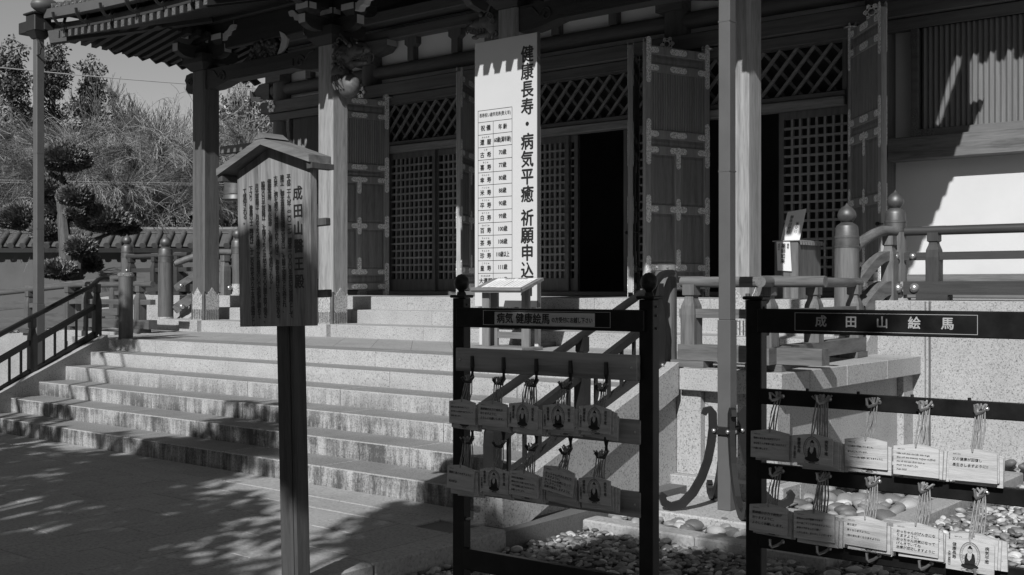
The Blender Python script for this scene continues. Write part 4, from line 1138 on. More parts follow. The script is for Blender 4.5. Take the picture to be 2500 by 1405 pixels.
# ---- roofed notice board in the foreground, leaning a little
nb = thing('notice_board', 'weathered roofed notice board with brush writing on a thick post', 'notice board', (-4.775, 3.90, -.12), (0, -.031, 0))
hw = .305
b = MB().prism([(-hw,1.515),(hw-.015,1.515),(hw,2.36),(0,2.475),(-hw,2.36)], 1, -.02, .02)
bd = part('panel', b, M['board'], nb, local=True)
part('post', MB().box(-.055, .045, .024, .125, 0, 2.30, .008), M['board_dark'], nb, local=True)
part('back_post', MB().box(.052, .075, .03, .12, 0, 2.2, .004), M['board_dark'], nb, local=True)
for z in (1.66, 2.03): part('batten', MB().box(-hw+.03, hw+.055, .024, .062, z, z+.04, .004), M['board_dark'], nb, local=True)
for s in (-1, 1):
    m = MB(); th_ = .038; sp = .385; dr = .13
    m.hexa([(0,-.10,2.475),(s*sp,-.10,2.475-dr),(s*sp,.05,2.475-dr),(0,.05,2.475),(0,-.10,2.475+th_),(s*sp,-.10,2.475-dr+th_),(s*sp,.05,2.475-dr+th_),(0,.05,2.475+th_)])
    r_ = part('roof_plank', m, M['weather_x'], nb, local=True)
    part('eave_strip', MB().box(s*(sp-.035), s*(sp+.008), -.085, .062, 2.475-dr-.03, 2.475-dr-.002), M['board_dark'], r_, local=True)
part('ridge_cap', MB().prism([(-.05,2.505),(.05,2.505),(0,2.54)], 1, -.103, .053), M['weather_y'], nb, local=True)
cols = ['平成二十九年︵二〇一七︶開基一〇八〇年祭記念事業として','建立。御本尊薬師瑠璃光如来は、大醫王如来とも称され、','古来、病を癒やし苦痛を取り除き、寿命を延ばす功徳がある','健康長寿、息災延命、仏様として信仰される。','脇侍の日光菩薩は、太陽のような光明を放ち心の闇を取り除き、','月光菩薩は、月のような穏やかな慈悲の心で煩悩を鎮めて','下さり、眷属の十二神将は、十二の方位を守り干支の守護神とし','て信仰される。']
zz = 2.24
for ch in '成田山醫王殿':
    lettering('lettering', ch, .078, (.20, -.0215, zz), XD, ZD, M['ink'], bd, True, bold=.03); zz -= .092
for k, s in enumerate(cols):
    zz = 2.30 + (.012 if k < 3 else -.0) - .008*max(0, k-3)
    lettering('lettering', vtext(s), .034, (.130 - .053*k, -.0215, zz), XD, ZD, M['ink'], bd, True, bold=.03, line=.765 if len(s) > 27 else .82)

# ================================================================== prayer plaque racks and plaques
def rack(label, loc, rz, L, wooden):
    t = thing('plaque_rack', label, 'rack', loc, (0,0,rz)); Z0 = -loc[2]
    for x in (0, L):
        p = part('post', MB().box(x-.0275, x+.0275, 0, .045, 0, Z0+1.56, .003), M['lacquer'], t, local=True)
        part('post_cap', MB().box(x-.036, x+.036, -.009, .054, Z0+1.5605, Z0+1.572, .004), M['lacquer'], p, local=True)
        if wooden:
            k = MB().lathe(x, .022, [(.018,Z0+1.572),(.016,Z0+1.58),(.012,Z0+1.585),(.014,Z0+1.59),(.024,Z0+1.598),(.029,Z0+1.612),(.029,Z0+1.624),(.024,Z0+1.638),(.013,Z0+1.648),(.001,Z0+1.652)], 18)
            part('ball_finial', k, M['lacquer'], p, local=True, smooth=True)
        for z in (1.535, 1.505, 1.462):
            part('bolt', MB().ball((x+.0285, .022, Z0+z), .0045, 8, 5), M['bronze_dark'], p, local=True)
    part('foot', MB().box(-.05, L+.05, -.02, .065, -.01, .04), M['lacquer'], t, local=True)
    return t, Z0
# seated figure print used on the plaques
def figure_mesh():
    ink = MB(); y = 0
    def ell(cx, cz, rx, rz, n=20, a0=0, a1=2*math.pi): return [(cx+rx*math.cos(a0+(a1-a0)*i/n), cz+rz*math.sin(a0+(a1-a0)*i/n)) for i in range(n)]
    def poly(p): ink.add([(q[0], y, q[1]) for q in p], [tuple(range(len(p)))])
    def ring(cx, cz, rx, rz, w, n=36):
        vs = []; fs = []
        for i in range(n):
            t = 2*math.pi*i/n
            vs += [(cx+rx*math.cos(t), y, cz+rz*math.sin(t)), (cx+(rx-w)*math.cos(t), y, cz+(rz-w)*math.sin(t))]
            j = (i+1) % n; fs.append((2*i, 2*j, 2*j+1, 2*i+1))
        ink.add(vs, fs)
    ring(0, .004, .030, .041, .0012); ring(0, .004, .023, .034, .0008)
    for i in range(22):
        t = -.6 + 4.4*i/21; ring(.0268*math.cos(t), .004+.0375*math.sin(t), .0026, .0026, .0006, 8)
    poly(ell(0, -.0285, .0255, .0085)); poly([(-.0145,-.026),(.0145,-.026),(.016,-.01),(.013,.008),(.006,.013),(.004,-.004),(-.002,-.012),(-.008,-.004),(-.007,.012),(-.013,.006),(-.016,-.012)])
    poly(ell(0, .0245, .0072, .0060, 16, -.1, math.pi+.1)); poly(ell(0, .0305, .0036, .0036))
    ring(0, .0200, .0068, .0085, .0008, 24); poly([(-.0035,.0215),(-.001,.0215),(-.001,.0222),(-.0035,.0222)]); poly([(.001,.0215),(.0035,.0215),(.0035,.0222),(.001,.0222)]); poly([(-.0015,.0155),(.0015,.0155),(.0015,.0161),(-.0015,.0161)])
    ring(-.0175, -.002, .0030, .0060, .0008, 14); ring(.0155, -.0185, .0040, .0034, .0008, 14)
    for s in (-1, 0, 1): ring(s*.0175, -.0405, .0080 if s else .0115, .0040, .0008, 18)
    return ink
FIG = figure_mesh()
EW, EH = .131, .094
def plaque_outline(w, h): return [(-w/2, -h), (w/2, -h), (w/2, -.011), (0, 0), (-w/2, -.011)]
PLQ_ME = MB().prism(plaque_outline(EW, EH), 1, -.0035, .0035).mesh('panel', M['ema'])
FIG_ME = None
def fig_at():
    global FIG_ME
    if FIG_ME is None:
        m = MB(); m.v = [(v[0]*.94, -.0042, v[2]*.94-.051) for v in FIG.v]; m.f = FIG.f; FIG_ME = bpy.data.meshes.new('figure_print'); FIG_ME.from_pydata(m.v, [], m.f); FIG_ME.materials.append(M['ink'])
    return FIG_ME
TXT = {}
def flat_text(key, items):
    if key not in TXT:
        mb = MB()
        for (body, size, x, z, kw) in items:
            t = text_mb(body, size, **kw); mb.add([(x+v[0], -.0042-v[2], z+v[1]) for v in t.v], t.f)
        me = bpy.data.meshes.new('lettering'); me.from_pydata(mb.v, [], mb.f); me.materials.append(M['ink']); TXT[key] = me
    return TXT[key]
FRONT_TXT = [(vtext('健康長寿'), .0122, -.043, -.016, dict(bold=.012, line=.98)), (vtext('病気平癒'), .0122, .046, -.016, dict(bold=.012, line=.98)), (vtext('大本山成田山'), .0082, -.0565, -.041, dict(bold=.02, line=.82)), ('薬師如来', .0046, 0, -.0870, dict(bold=.02))]
WISH = [
 ['健康に過ごせますように','','家内安全'], ['父の病気が回復いたしました。','ありがとうございます。','これからも皆が健康に過ごせますように。'],
 ['Năm mới chúc cho bản thân và gia','đình mới AN KHANG THỊNH VƯỢNG','cho cả nhà luôn được bình an','PHÁT TÀI PHÁT LỘC','Xuân 2025'],
 ['父の健康が回復し','長生きしますように!!'], ['健康に送る事が出来ますよう','毎日皆さんが無事で過ごせますよう','お願い致します。'],
 ['家族みんなが健康で元気で','日々過ごすことができますように。','家族の平和を心から願い','いたします。ありがとうございます'],
 ['娘の耳が','良くなりますように。','(母の耳も良くなりますように)'], ['おっちゃんがげんきにな','りますように。','おっちゃん元気になって','げんきでいてね','治療が成功しますように'],
 ['家族全員が健康で','病気にならず暮らせますように。','今年も無事に過ごせますように','お願いいたします。'], ['薬師様のお力で病気が','治りますように。','よろしくお願いします。']]
def wish_items(k):
    out = [('ねがいごと', .0042, -.053, -.016, dict(align='LEFT', bold=.01))]
    ls = WISH[k % len(WISH)]; z = -.028
    mx = max(len(l) for l in ls); sz = min(.0115, .113/mx*(1.9 if ls[0][0] == 'N' else 1.0)); st = min(.0165, .058/len(ls))
    for l in ls:
        if l: out.append((l, sz, -.056, z, dict(align='LEFT', bold=.012, shear=.12)))
        z -= st
    return out
rnd = random.Random(11)
def plaque(label, parent_loc, rz, x, y, ztop, face, tilt, hook, grp, cordn=1, yaw=0.0):
    """one hanging plaque: board, print or wish, cord up to the hook"""
    M4 = Matrix.Translation(parent_loc) @ Matrix.Rotation(rz, 4, 'Z')
    p = M4 @ Vector((x, y, ztop - parent_loc[2]))
    t = thing('prayer_plaque', label, 'plaque', p, (0, tilt, rz + yaw), grp)
    pn_ = inst('panel', PLQ_ME, t, local=True)
    if face == 'figure':
        inst('figure_print', fig_at(), pn_, local=True); inst('lettering', flat_text('front', FRONT_TXT), pn_, local=True)
    else:
        inst('lettering', flat_text('w%d' % (face % len(WISH)), wish_items(face)), pn_, local=True)
    # cord, in the plaque's own axes
    inv = (Matrix.Translation(p) @ Matrix.Rotation(rz + yaw, 4, 'Z') @ Matrix.Rotation(tilt, 4, 'Y')).inverted()
    h = inv @ (M4 @ Vector((hook[0], hook[1], hook[2] - parent_loc[2])))
    m = MB(); j = rnd.uniform(-.006,.006)
    for s in (-1, 1):
        mid = Vector((s*.005 + h.x*.5 + j, h.y*.5, h.z*.5))
        m.tube([(0, -.004, -.009), (s*.003, -.002, .004), mid, h + Vector((s*.004, 0, 0))], .0024, 5)
    for q in range(3):
        a = rnd.uniform(-1.2, 1.2); m.tube([h, h + Vector((.02*math.sin(a), rnd.uniform(-.01,.01), .012+.008*math.cos(a)))], [.0024,.0028], 5)
    m.ball(h, .0052, 8, 5); m.ball((0, -.005, -.009), .0028, 6, 4)
    part('cord', m, M['rope'], t, local=True)
    return t
BACK = ['just behind the front one', 'third from the front', 'fourth from the front', 'fifth from the front']
ORD = ['first', 'second', 'third', 'fourth', 'fifth']
def hook_black(t, x, z):
    m = MB(); m.tube([(x+.004, -.028, z+.082), (x+.006, -.031, z+.04), (x+.008, -.033, z+.004), (x+.004, -.042, z-.014), (x-.010, -.058, z-.012), (x-.016, -.066, z+.004)], [.008,.009,.0085,.0065,.0055,.006], 8)
    part('hook', m, M['iron'], t, local=True, smooth=True)
def hook_steel(t, x, z):
    m = MB(); m.tube([(x+.012, 0, z+.006), (x+.005, -.03, z-.001), (x-.003, -.055, z-.004), (x-.005, -.060, z+.002), (x-.005, -.061, z+.022)], .0045, 8)
    m.ball((x+.012, -.002, z+.006), .008, 10, 6)
    part('hook', m, M['steel'], t, local=True, smooth=True)
# left rack: black frame, three pine boards with black hooks
LL = Vector((-2.93, 3.23, -.12)); lrz = math.atan2(.0388, .998)
lr, Z0 = rack('black rack with ball finials and pine boards, beside the tall signboard', LL, lrz, .826, True)
tr_ = part('top_rail', MB().box(.0, .826, -.012, .020, Z0+1.450, Z0+1.524, .003), M['lacquer'], lr, local=True)
fr = MB()
for (a, b, c, d) in ((.134,.694,1.461,1.4625),(.134,.694,1.514,1.5155),(.134,.1355,1.4625,1.514),(.6925,.694,1.4625,1.514)): fr.box(a, b, -.0135, -.0125, Z0+c, Z0+d)
part('border_line', fr, M['pale_ink'], tr_, local=True)
pl_ = part('name_plate', MB().box(.192, .631, -.019, -.0125, Z0+1.463, Z0+1.510, .001), M['ema'], tr_, local=True)
lettering('lettering', '病気 健康絵馬', .040, (.203, -.0195, Z0+1.505), XD, ZD, M['ink'], pl_, True, bold=.03, align='LEFT', sx=.96)
lettering('lettering', 'の方受付にお越し下さい', .021, (.450, -.0195, Z0+1.494), XD, ZD, M['ink'], pl_, True, bold=.03, align='LEFT', sx=.76)
for (z0, z1, yy) in ((1.285, 1.372, -.016), (1.068, 1.150, .006), (.820, .905, .006)):
    o = part('pine_board', MB().box(.012, .808, yy-.012, yy+.012, Z0+z0, Z0+z1, .002), M['pine_board'], lr, local=True)
    for x in (.035, .788): part('screw', MB().ball((x, yy-.0125, Z0+(z0+z1)/2), .005, 8, 5), M['steel'], o, local=True)
part('bottom_rail', MB().box(.02, .806, -.0, .03, Z0+.53, Z0+.61, .003), M['lacquer'], lr, local=True)
for z in (1.24, 1.08, .87, .72):
    part('eye_bolt', MB().ball((.032, .02, Z0+z), .010, 8, 6, (1.6,1,.7)), M['steel'], lr, local=True)
lower_l = [0, 'figure', 8, 9, 'figure']; upper_l = [4, 9, 'figure', 'figure', 'figure']
for row_, (hz, zt, faces, nm) in enumerate(((1.262, 1.183, upper_l, 'upper'), (1.033, .938, lower_l, 'lower'))):
    for i in range(5):
        x = .0906 + .148*i; hook_black(lr, x, Z0+hz)
        zi = zt + .004*i
        nst = [3, 4, 5, 4, 4][i] if row_ == 0 else [4, 3, 4, 3, 4][i]
        for k in range(nst):
            front = k == nst-1; y = -.034 - .0085*k; hk = (x+.002-.004*k, y, hz-.008); dx = -.008 + (nst-1-k)*.0065 + rnd.uniform(-.004,.004)
            face = faces[i] if front else rnd.choice((1, 3, 5, 6, 'figure'))
            z = zi - rnd.uniform(0,.012)*(0 if front else 1) - (.0 if front else .004*(nst-k))
            lab = '%s plaque in front on the %s %s hook of the pine-board rack' % ('seated Buddha' if face == 'figure' else 'handwritten wish', ORD[i], nm) if front else 'plaque %s on the %s %s hook of the pine-board rack' % (BACK[nst-2-k], ORD[i], nm)
            tl = rnd.uniform(-.02,.05) if front else rnd.uniform(-.05,.06)
            plaque(lab, LL, lrz, x-.014+dx, y, z, face, tl, hk, 'plaques on the rack with pine boards', yaw=rnd.uniform(-.06,.02))
plaque('handwritten wish plaque hung highest over the fourth lower stack of the pine-board rack', LL, lrz, .0906+.148*3-.005, -.080, .978, 7, .13, (.0906+.148*3, -.04, 1.03), 'plaques on the rack with pine boards')
# right rack: black frame, black rails, steel hooks
RL = Vector((-1.75, 3.35, -.12)); rrz = math.atan2(.0344, .999)
rr_, Z0 = rack('black rack with steel hooks and white-lettered crossbar in the right foreground', RL, rrz, 1.62, False)
tr_ = part('top_rail', MB().box(.02, 1.6, -.014, .020, Z0+1.455, Z0+1.532, .003), M['lacquer'], rr_, local=True)
fr = MB(); xa, xb = .149, .702
for (a, b, c, d) in ((xa,xb,1.4645,1.466),(xa,xb,1.520,1.5215),(xa,xa+.0015,1.466,1.520),(xb-.0015,xb,1.466,1.520)): fr.box(a, b, -.0155, -.0145, Z0+c, Z0+d)
part('border_line', fr, M['pale_ink'], tr_, local=True)
for k, ch in enumerate('成田山絵馬'):
    lettering('lettering', ch, .038, (.235 + .0957*k, -.0150, Z0+1.512), XD, ZD, M['pale_ink'], tr_, True, bold=.025)
for z in (1.225, .985, .762, .40):
    o = part('rail', MB().box(.02, 1.6, -.004, .024, Z0+z, Z0+z+.049, .003), M['lacquer'], rr_, local=True)
    for x in np.arange(.18, 1.5, .164): part('bolt', MB().tube([(x, .01, Z0+z+.049), (x, .01, Z0+z+.057)], .005, 8), M['iron'], o, local=True)
up_r = [4, 'figure', 1, 2, 3, 5, 6]; lo_r = [9, 5, 6, 7, 'figure', 1, 0]
for row_, (hz, zt, faces, nm) in enumerate(((1.248, 1.150, up_r, 'upper'), (1.010, .915, lo_r, 'lower'), (.786, 0, None, 'empty'))):
    for i in range(6):
        x = .092 + .155*i; hook_steel(rr_, x, Z0+hz)
        if faces is None or i == 5: continue
        nst = [2, 5, 2, 4, 4][i] if row_ == 0 else [3, 4, 4, 4, 4][i]
        for k in range(nst):
            front = k == nst-1; y = -.016 - .0095*k; hk = (x+.006-.003*k, y, hz+.002); dx = -.008 + (nst-1-k)*.0065 + rnd.uniform(-.004,.004)
            face = faces[i] if front else rnd.choice((0, 1, 8, 'figure'))
            z = zt - rnd.uniform(0,.010)*(0 if front else 1) - (.0 if front else .003*(nst-k))
            if front and i >= 3 and row_ == 0: z -= .006
            if front and i == 4 and row_ == 1: z -= .028
            lab = '%s plaque in front on the %s %s hook of the right steel-hook rack' % ('seated Buddha' if face == 'figure' else 'handwritten wish', ORD[i], nm) if front else 'plaque %s on the %s %s hook of the right steel-hook rack' % (BACK[nst-2-k], ORD[i], nm)
            plaque(lab, RL, rrz, x-.010+dx, y, z, face, rnd.uniform(-.01,.03) if front else rnd.uniform(-.03,.05), hk, 'plaques on the steel-hook rack', yaw=rnd.uniform(-.03,.03))
# ================================================================== garden wall, trees, bell, wires
def W(a, d, z=0): return Vector((a*CO - d*SI, a*SI + d*CO, z))     # a to the right, d away, seen from the hall forecourt
GW = thing('garden_wall', 'plastered garden wall with tiled coping behind the left ramp', 'garden wall', W(-11, 30, 0), (0,0,TH))
GL, GR = -16.0, 9.0
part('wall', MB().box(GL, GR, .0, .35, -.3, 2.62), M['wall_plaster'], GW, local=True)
part('white_band', MB().box(GL, GR, -.03, .38, 2.52, 2.64), M['plaster'], GW, local=True)
part('foot_course', MB().box(GL, GR, -.04, .39, -.3, .55, .01), M['granite_dark'], GW, local=True)
part('coping', MB().prism([(-.42,2.66),(.77,2.66),(.30,3.02),(.05,3.02)], 0, GL, GR), M['tile'], GW, local=True)
part('ridge_tile', MB().box(GL, GR, .03, .32, 3.02, 3.08, .01), M['tile'], GW, local=True)
part('ridge_tile', MB().box(GL, GR, .05, .30, 3.083, 3.14, .01), M['tile'], GW, local=True)
rt = MB().tube([(0,-.47,2.70),(0,.06,3.06)], .068, 10).mesh('cover_tile', M['tile'], True)
rd = MB().tube([(0,-.49,2.68),(0,-.465,2.695)], .085, 12).mesh('tile_end', M['tile'], True)
cpm = MB().tube([(-.145,0,0),(.145,0,0)], .055, 10).mesh('ridge_cover', M['tile'], True)
x = GL + .1
while x < GR:
    inst('cover_tile', rt, GW, (x,0,0), local=True); inst('tile_end', rd, GW, (x,0,0), local=True); x += .31
x = GL + .15
while x < GR: inst('ridge_cover', cpm, GW, (x,.175,3.15), (0,random.uniform(-.02,.02),0), local=True); x += .298

# leaves as small folded faces
def leaves(n, pos, size, mat, name, rsd, elong=1.6, up=0.0):
    N = len(pos); r = np.random.RandomState(rsd)
    d = r.normal(size=(N,3)); d /= np.linalg.norm(d, axis=1)[:,None]
    e = r.normal(size=(N,3)); e -= (e*d).sum(1)[:,None]*d; e /= np.linalg.norm(e, axis=1)[:,None]
    if up: d[:,2] += up; d /= np.linalg.norm(d, axis=1)[:,None]; e -= (e*d).sum(1)[:,None]*d; e /= np.linalg.norm(e, axis=1)[:,None]
    s = size*r.uniform(.6,1.4,size=(N,1))
    v = np.stack([pos - d*s*elong*.5, pos + e*s*.35, pos + d*s*elong*.5, pos - e*s*.35], axis=1).reshape(-1,3)
    f = np.arange(4*N).reshape(-1,4)
    return np_mesh(name, v, f, mat)
def clump_points(centres, radii, per, rsd, squash=(1,1,1), shell=.5):
    r = np.random.RandomState(rsd); out = []
    for c, R in zip(centres, radii):
        k = max(4, int(per*1.35*R*R)); d = r.normal(size=(k,3)); d /= np.linalg.norm(d, axis=1)[:,None]
        q = d*(R*(shell + (1-shell)*r.uniform(size=(k,1))**.5))*np.array(squash); out.append(q + np.array(c))
    return np.concatenate(out)
def limb(m, p, d, L, r, depth, rg, droop=0.0, spread=.6, n=4, nseg=3, rmin=.008):
    pts = [p.copy()]; q = p.copy(); dd = d.copy(); R = [r]
    for i in range(nseg):
        dd = (dd + Vector((rg.uniform(-.22,.22), rg.uniform(-.22,.22), rg.uniform(-.15,.15) - droop))).normalized()
        q = q + dd*(L/nseg); pts.append(q.copy()); R.append(max(rmin, r*(1 - .5*(i+1)/nseg)))
    m.tube(pts, R, n)
    if depth <= 0: return
    for k in range(rg.choice((2,3,3)) if depth > 1 else 3):
        base = pts[rg.randint(1, nseg)]; 
        nd = (dd + Vector((rg.uniform(-spread,spread), rg.uniform(-spread,spread), rg.uniform(-spread*.5,spread*.6)))).normalized()
        limb(m, base, nd, L*rg.uniform(.6,.85), R[-1]*.95, depth-1, rg, droop*1.3, spread, 3 if depth < 3 else n, nseg, rmin)
def evergreen(label, px, D, ytop, wid, rsd, dens=260, mat='leaf_dark', kind='conical', group='evergreen trees behind the garden wall'):
    top = at_d(px, ytop, D); base = Vector((top.x, top.y, -.2)); H = top.z + .2
    t = thing('evergreen_tree', label, 'tree', base, group=group); rg = random.Random(rsd)
    m = MB(); m.tube([(0,0,0),(.05,.0,H*.4),(0,.05,H*.97)], [.22,.15,.03], 8)
    cs = []; R = []
    nlay = int(H*2.2)
    for i in range(nlay):
        u = .12 + .86*i/nlay; z = H*u
        w = wid*(1-u)**.8*(.75+.5*rg.random()) if kind == 'conical' else wid*math.sin(math.pi*min(1,(u*.9+.1)))**.6*(.6+.5*rg.random())
        for k in range(rg.choice((2,3,4))):
            a = rg.uniform(0,6.28); rr = w*rg.uniform(.3,1.0); e = Vector((rr*math.cos(a), rr*math.sin(a), z + rg.uniform(-.3,.3) - .1*rr))
            m.tube([(0,0,z-.15), (e.x*.6,e.y*.6,z), tuple(e)], [.05,.03,.012], 5); cs.append(e); R.append(rg.uniform(.28,.62))
            if rg.random() < .6: cs.append(e*.62 + Vector((rg.uniform(-.3,.3), rg.uniform(-.3,.3), z*.38 + rg.uniform(-.2,.2)))); R.append(rg.uniform(.3,.55))
    cs.append(Vector((0,0,H))); R.append(.22)
    part('trunk', m, M['bark'], t, local=True)
    me = leaves(0, clump_points(cs, R, dens, rsd, (1,1,.7), .25), .10, M[mat], 'crown', rsd)
    o = bpy.data.objects.new('crown', me); C.objects.link(o); o.parent = t
    return t
evergreen('dark evergreen rising at the left picture edge behind the wall', 25, 40, 95, 2.5, 21, 400)
evergreen('tall dark evergreen standing beside the left downspout', 128, 42, 92, 2.0, 22, 400)
evergreen('pointed evergreen with a thin leader against the sky', 222, 44, 140, 2.0, 23, 340)
evergreen('rounded evergreen crown low behind the bare branches', 312, 46, 262, 1.9, 24, 300, kind='round')
evergreen('broad leafy evergreen between the two left porch pillars', 610, 38, 205, 2.6, 25, 420, 'leaf_mid', 'round')
evergreen('leafy evergreen right of the first porch pillar', 545, 43, 240, 2.2, 26, 380, 'leaf_mid', 'round')
evergreen('shaded evergreen close behind the hall corner', 700, 41, 215, 2.0, 27, 380, 'leaf_mid', 'round')
evergreen('dark evergreen filling behind the left bare trees', 60, 47, 235, 3.0, 28, 260, 'leaf_dark', 'round')
evergreen('dark evergreen behind the trimmed pine', 200, 48, 330, 3.0, 29, 260, 'leaf_dark', 'round')
evergreen('low evergreen behind the middle of the garden wall', 400, 47, 360, 3.0, 30, 300, 'leaf_mid', 'round')

def bare_tree(label, px, D, H, rsd, lean=(0,0), droop=.0, depth=5, L=1.9, mat='bark_pale', r0=.13, fine=0):
    b = at_d(px, 700, D); b.z = -.2
    t = thing('bare_tree', label, 'tree', b, group='leafless trees behind the garden wall'); rg = random.Random(rsd)
    m = MB(); top = Vector((lean[0]*H, lean[1]*H, H)); mid = top*.5 + Vector((rg.uniform(-.3,.3), rg.uniform(-.3,.3), 0))
    m.tube([(0,0,0), mid, top], [r0, r0*.85, r0*.65], 8)
    tr = part('trunk', m, M[mat], t, local=True)
    m = MB()
    for k in range(7):
        u = rg.uniform(.45,1.0); p = mid + (top-mid)*u if u > .5 else mid*(u/.5)
        a = k*2.4 + rg.uniform(-.4,.4); d = Vector((math.cos(a), math.sin(a), rg.uniform(.3,1.0))).normalized()
        limb(m, p, d, L*rg.uniform(.8,1.2), r0*.55, depth, rg, droop, .75, 4, 3, .006 if fine else .008)
    part('branches', m, M[mat], t, local=True)
    if fine:
        fine = int(fine*1.7)
        # hanging whips of fine twigs
        r = np.random.RandomState(rsd); N = fine
        nc = 85; cc = np.stack([r.normal(0, L*.95, nc), r.normal(0, L*.95, nc), H*.80 + r.uniform(.0,1.0,nc)*L*1.75], 1)
        pick = r.randint(0, nc, N); c = cc[pick] + r.normal(0,.05,size=(N,3))
        axis = cc*np.array([.55,.55,0]) + np.array([0,0,.9]) + r.normal(0,.45,size=(nc,3))
        v = []; f = []
        d0 = axis[pick]*.55 + r.normal(0,.38,size=(N,3))
        P = c.copy(); k = 6; W0 = r.uniform(.003,.0085,size=(N,1)); side = r.normal(size=(N,3)); side /= np.linalg.norm(side,axis=1)[:,None]
        strips = []
        for i in range(k):
            strips.append(P - side*W0*(1-i/k)); strips.append(P + side*W0*(1-i/k))
            P = P + d0*.22; d0 = d0 + r.normal(0,.12,size=(N,3)); d0[:,2] -= r.uniform(.0,.30,N)
        v = np.stack(strips, 1).reshape(-1,3); q = []
        for i in range(k-1): q.append(np.arange(N)[:,None]*(2*k) + np.array([2*i, 2*i+1, 2*i+3, 2*i+2])[None])
        me = np_mesh('twigs', v, np.concatenate(q), M['twig']); o = bpy.data.objects.new('twigs', me); C.objects.link(o); o.parent = t; tag(o, kind='stuff')
    return t
bare_tree('bare tree with fanning branches against the sky left of the first pillar', 410, 40, 5.6, 31, (-.05,0), -.06, 6, 1.9, 'bark', .22)
bare_tree('slender bare tree fanning above the shrubs right of the pointed evergreen', 335, 42, 4.8, 38, (.03,0), -.05, 6, 1.6, 'bark', .18)
bare_tree('bare tree whose twigs reach above the garden between the left pillars', 575, 40, 6.0, 39, (.02,0), -.04, 6, 1.6, 'bark_pale', .16)
bare_tree('pale weeping tree tangled behind the left downspout', 30, 33, 3.6, 32, (.05,0), .05, 5, 1.7, 'bark_pale', .12, 5440)
bare_tree('pale weeping tree with long bent limbs behind the trimmed pine', 265, 33, 3.5, 33, (.1,0), .05, 5, 1.7, 'bark_pale', .12, 6120)
bare_tree('pale weeping tree close left of the first porch pillar', 415, 34, 3.5, 34, (-.12,0), .05, 5, 1.7, 'bark_pale', .12, 6120)
bare_tree('pale weeping tree seen between the two left pillars', 600, 34, 4.2, 35, (.1,0), .05, 5, 1.6, 'bark_pale', .11, 5440)
bare_tree('slim weeping tree behind the dark cloud-pruned pine', 150, 35, 4.3, 36, (.0,0), .05, 5, 1.6, 'bark_pale', .10, 5100)

# hedge mass behind the wall
r = np.random.RandomState(9); cs = []; R = []
for k in range(560):
    a = r.uniform(-20, -2.0); d = r.uniform(31.2, 36.5); z = r.uniform(.8, 3.7) + max(0,(d-33))*.55*r.uniform(0,1) - .25*abs(math.sin(a*1.3)); cs.append(W(a, d, z)); R.append(r.uniform(.35,.75))
hd = bpy.data.objects.new('shrubbery', leaves(0, clump_points(cs, R, 240, 9, (1,1,.8), .5), .11, M['leaf_dark'], 'shrubbery', 9)); C.objects.link(hd); tag(hd, 'dark evergreen shrubbery massed along the top of the garden wall', 'shrubbery', kind='stuff')
r = np.random.RandomState(19); cs = []; R = []
for k in range(420):
    a = r.uniform(-32, 0.0); d = r.uniform(50, 58); z = r.uniform(0, 7.2); cs.append(W(a, d, z)); R.append(r.uniform(.8,1.5))
hd = bpy.data.objects.new('far_wood', leaves(0, clump_points(cs, R, 70, 19, (1,1,.8), .4), .26, M['leaf_dark'], 'far_wood', 19)); C.objects.link(hd); tag(hd, 'far wood closing the view behind the garden trees', 'wood', kind='stuff')

# cloud-pruned pines
def pine(label, D, px, pads, stem, rsd, base_y):
    b = at_d(px, base_y, D); b.z = -.2
    t = thing('trimmed_pine', label, 'pine', b, group='cloud-pruned garden pines'); m = MB()
    S = [at_d(x, y, D + dz) - b for x, y, dz in stem]
    m.tube(S, [.17 - .10*i/(len(S)-1) for i in range(len(S))], 8); 
    for (x, y, rx, rz, dz) in pads:
        c = at_d(x, y, D + dz) - b; j = min(S, key=lambda q: (q-c).length)
        m.tube([tuple(j), tuple((j+c)*.5 + Vector((0,0,-.05))), tuple(c)], [.06,.05,.03], 6)
    part('trunk', m, M['bark'], t, local=True)
    for k, (x, y, rx, rz, dz) in enumerate(pads):
        c = at_d(x, y, D + dz) - b; s = D/FPX; r = np.random.RandomState(rsd+k)
        n = int(16000*(rx*s)*(rz*s+.12)*2.2) + 900; d = r.normal(size=(n,3)); d /= np.linalg.norm(d,axis=1)[:,None]
        d[:,2] = np.where(d[:,2] < 0, d[:,2]*.45, d[:,2])
        lump = 1 + .10*np.sin(d[:,0]*7+k) * np.cos(d[:,1]*6)
        q = d*np.array([rx*s*1.1, rx*s, rz*s*1.3])*(lump*r.uniform(.74,1.06,n))[:,None] + np.array(c)
        o = bpy.data.objects.new('foliage_pad', leaves(0, q, .058, M['leaf_pine'], 'foliage_pad', rsd+k, 1.5, .25)); C.objects.link(o); o.parent = t
    return t
pine('tall dark cloud-pruned pine in front of the garden wall', 26, 160, [(160,395,56,38,0),(120,470,42,34,.3),(185,485,40,26,-.4),(150,520,50,34,.5),(255,545,62,34,.2),(118,570,42,30,.4),(180,522,20,14,-.5),(300,560,40,22,.5),(55,540,60,34,.8)], [(165,690,0),(160,600,0),(152,520,.1),(146,455,.1),(155,400,0)], 60, 700)
pine('small rounded pine with a pale trunk before the garden wall', 23.5, 190, [(196,610,36,26,0),(140,665,42,22,-.3),(222,650,26,20,.5),(178,680,22,12,.2)], [(188,730,0),(186,670,0),(192,615,0)], 80, 730)
r = np.random.RandomState(44); cs = []; R = []
for k in range(70): cs.append(at_d(r.uniform(-40,330), 700, r.uniform(24,27.5))); cs[-1].z = r.uniform(.1,.75); R.append(r.uniform(.25,.45))
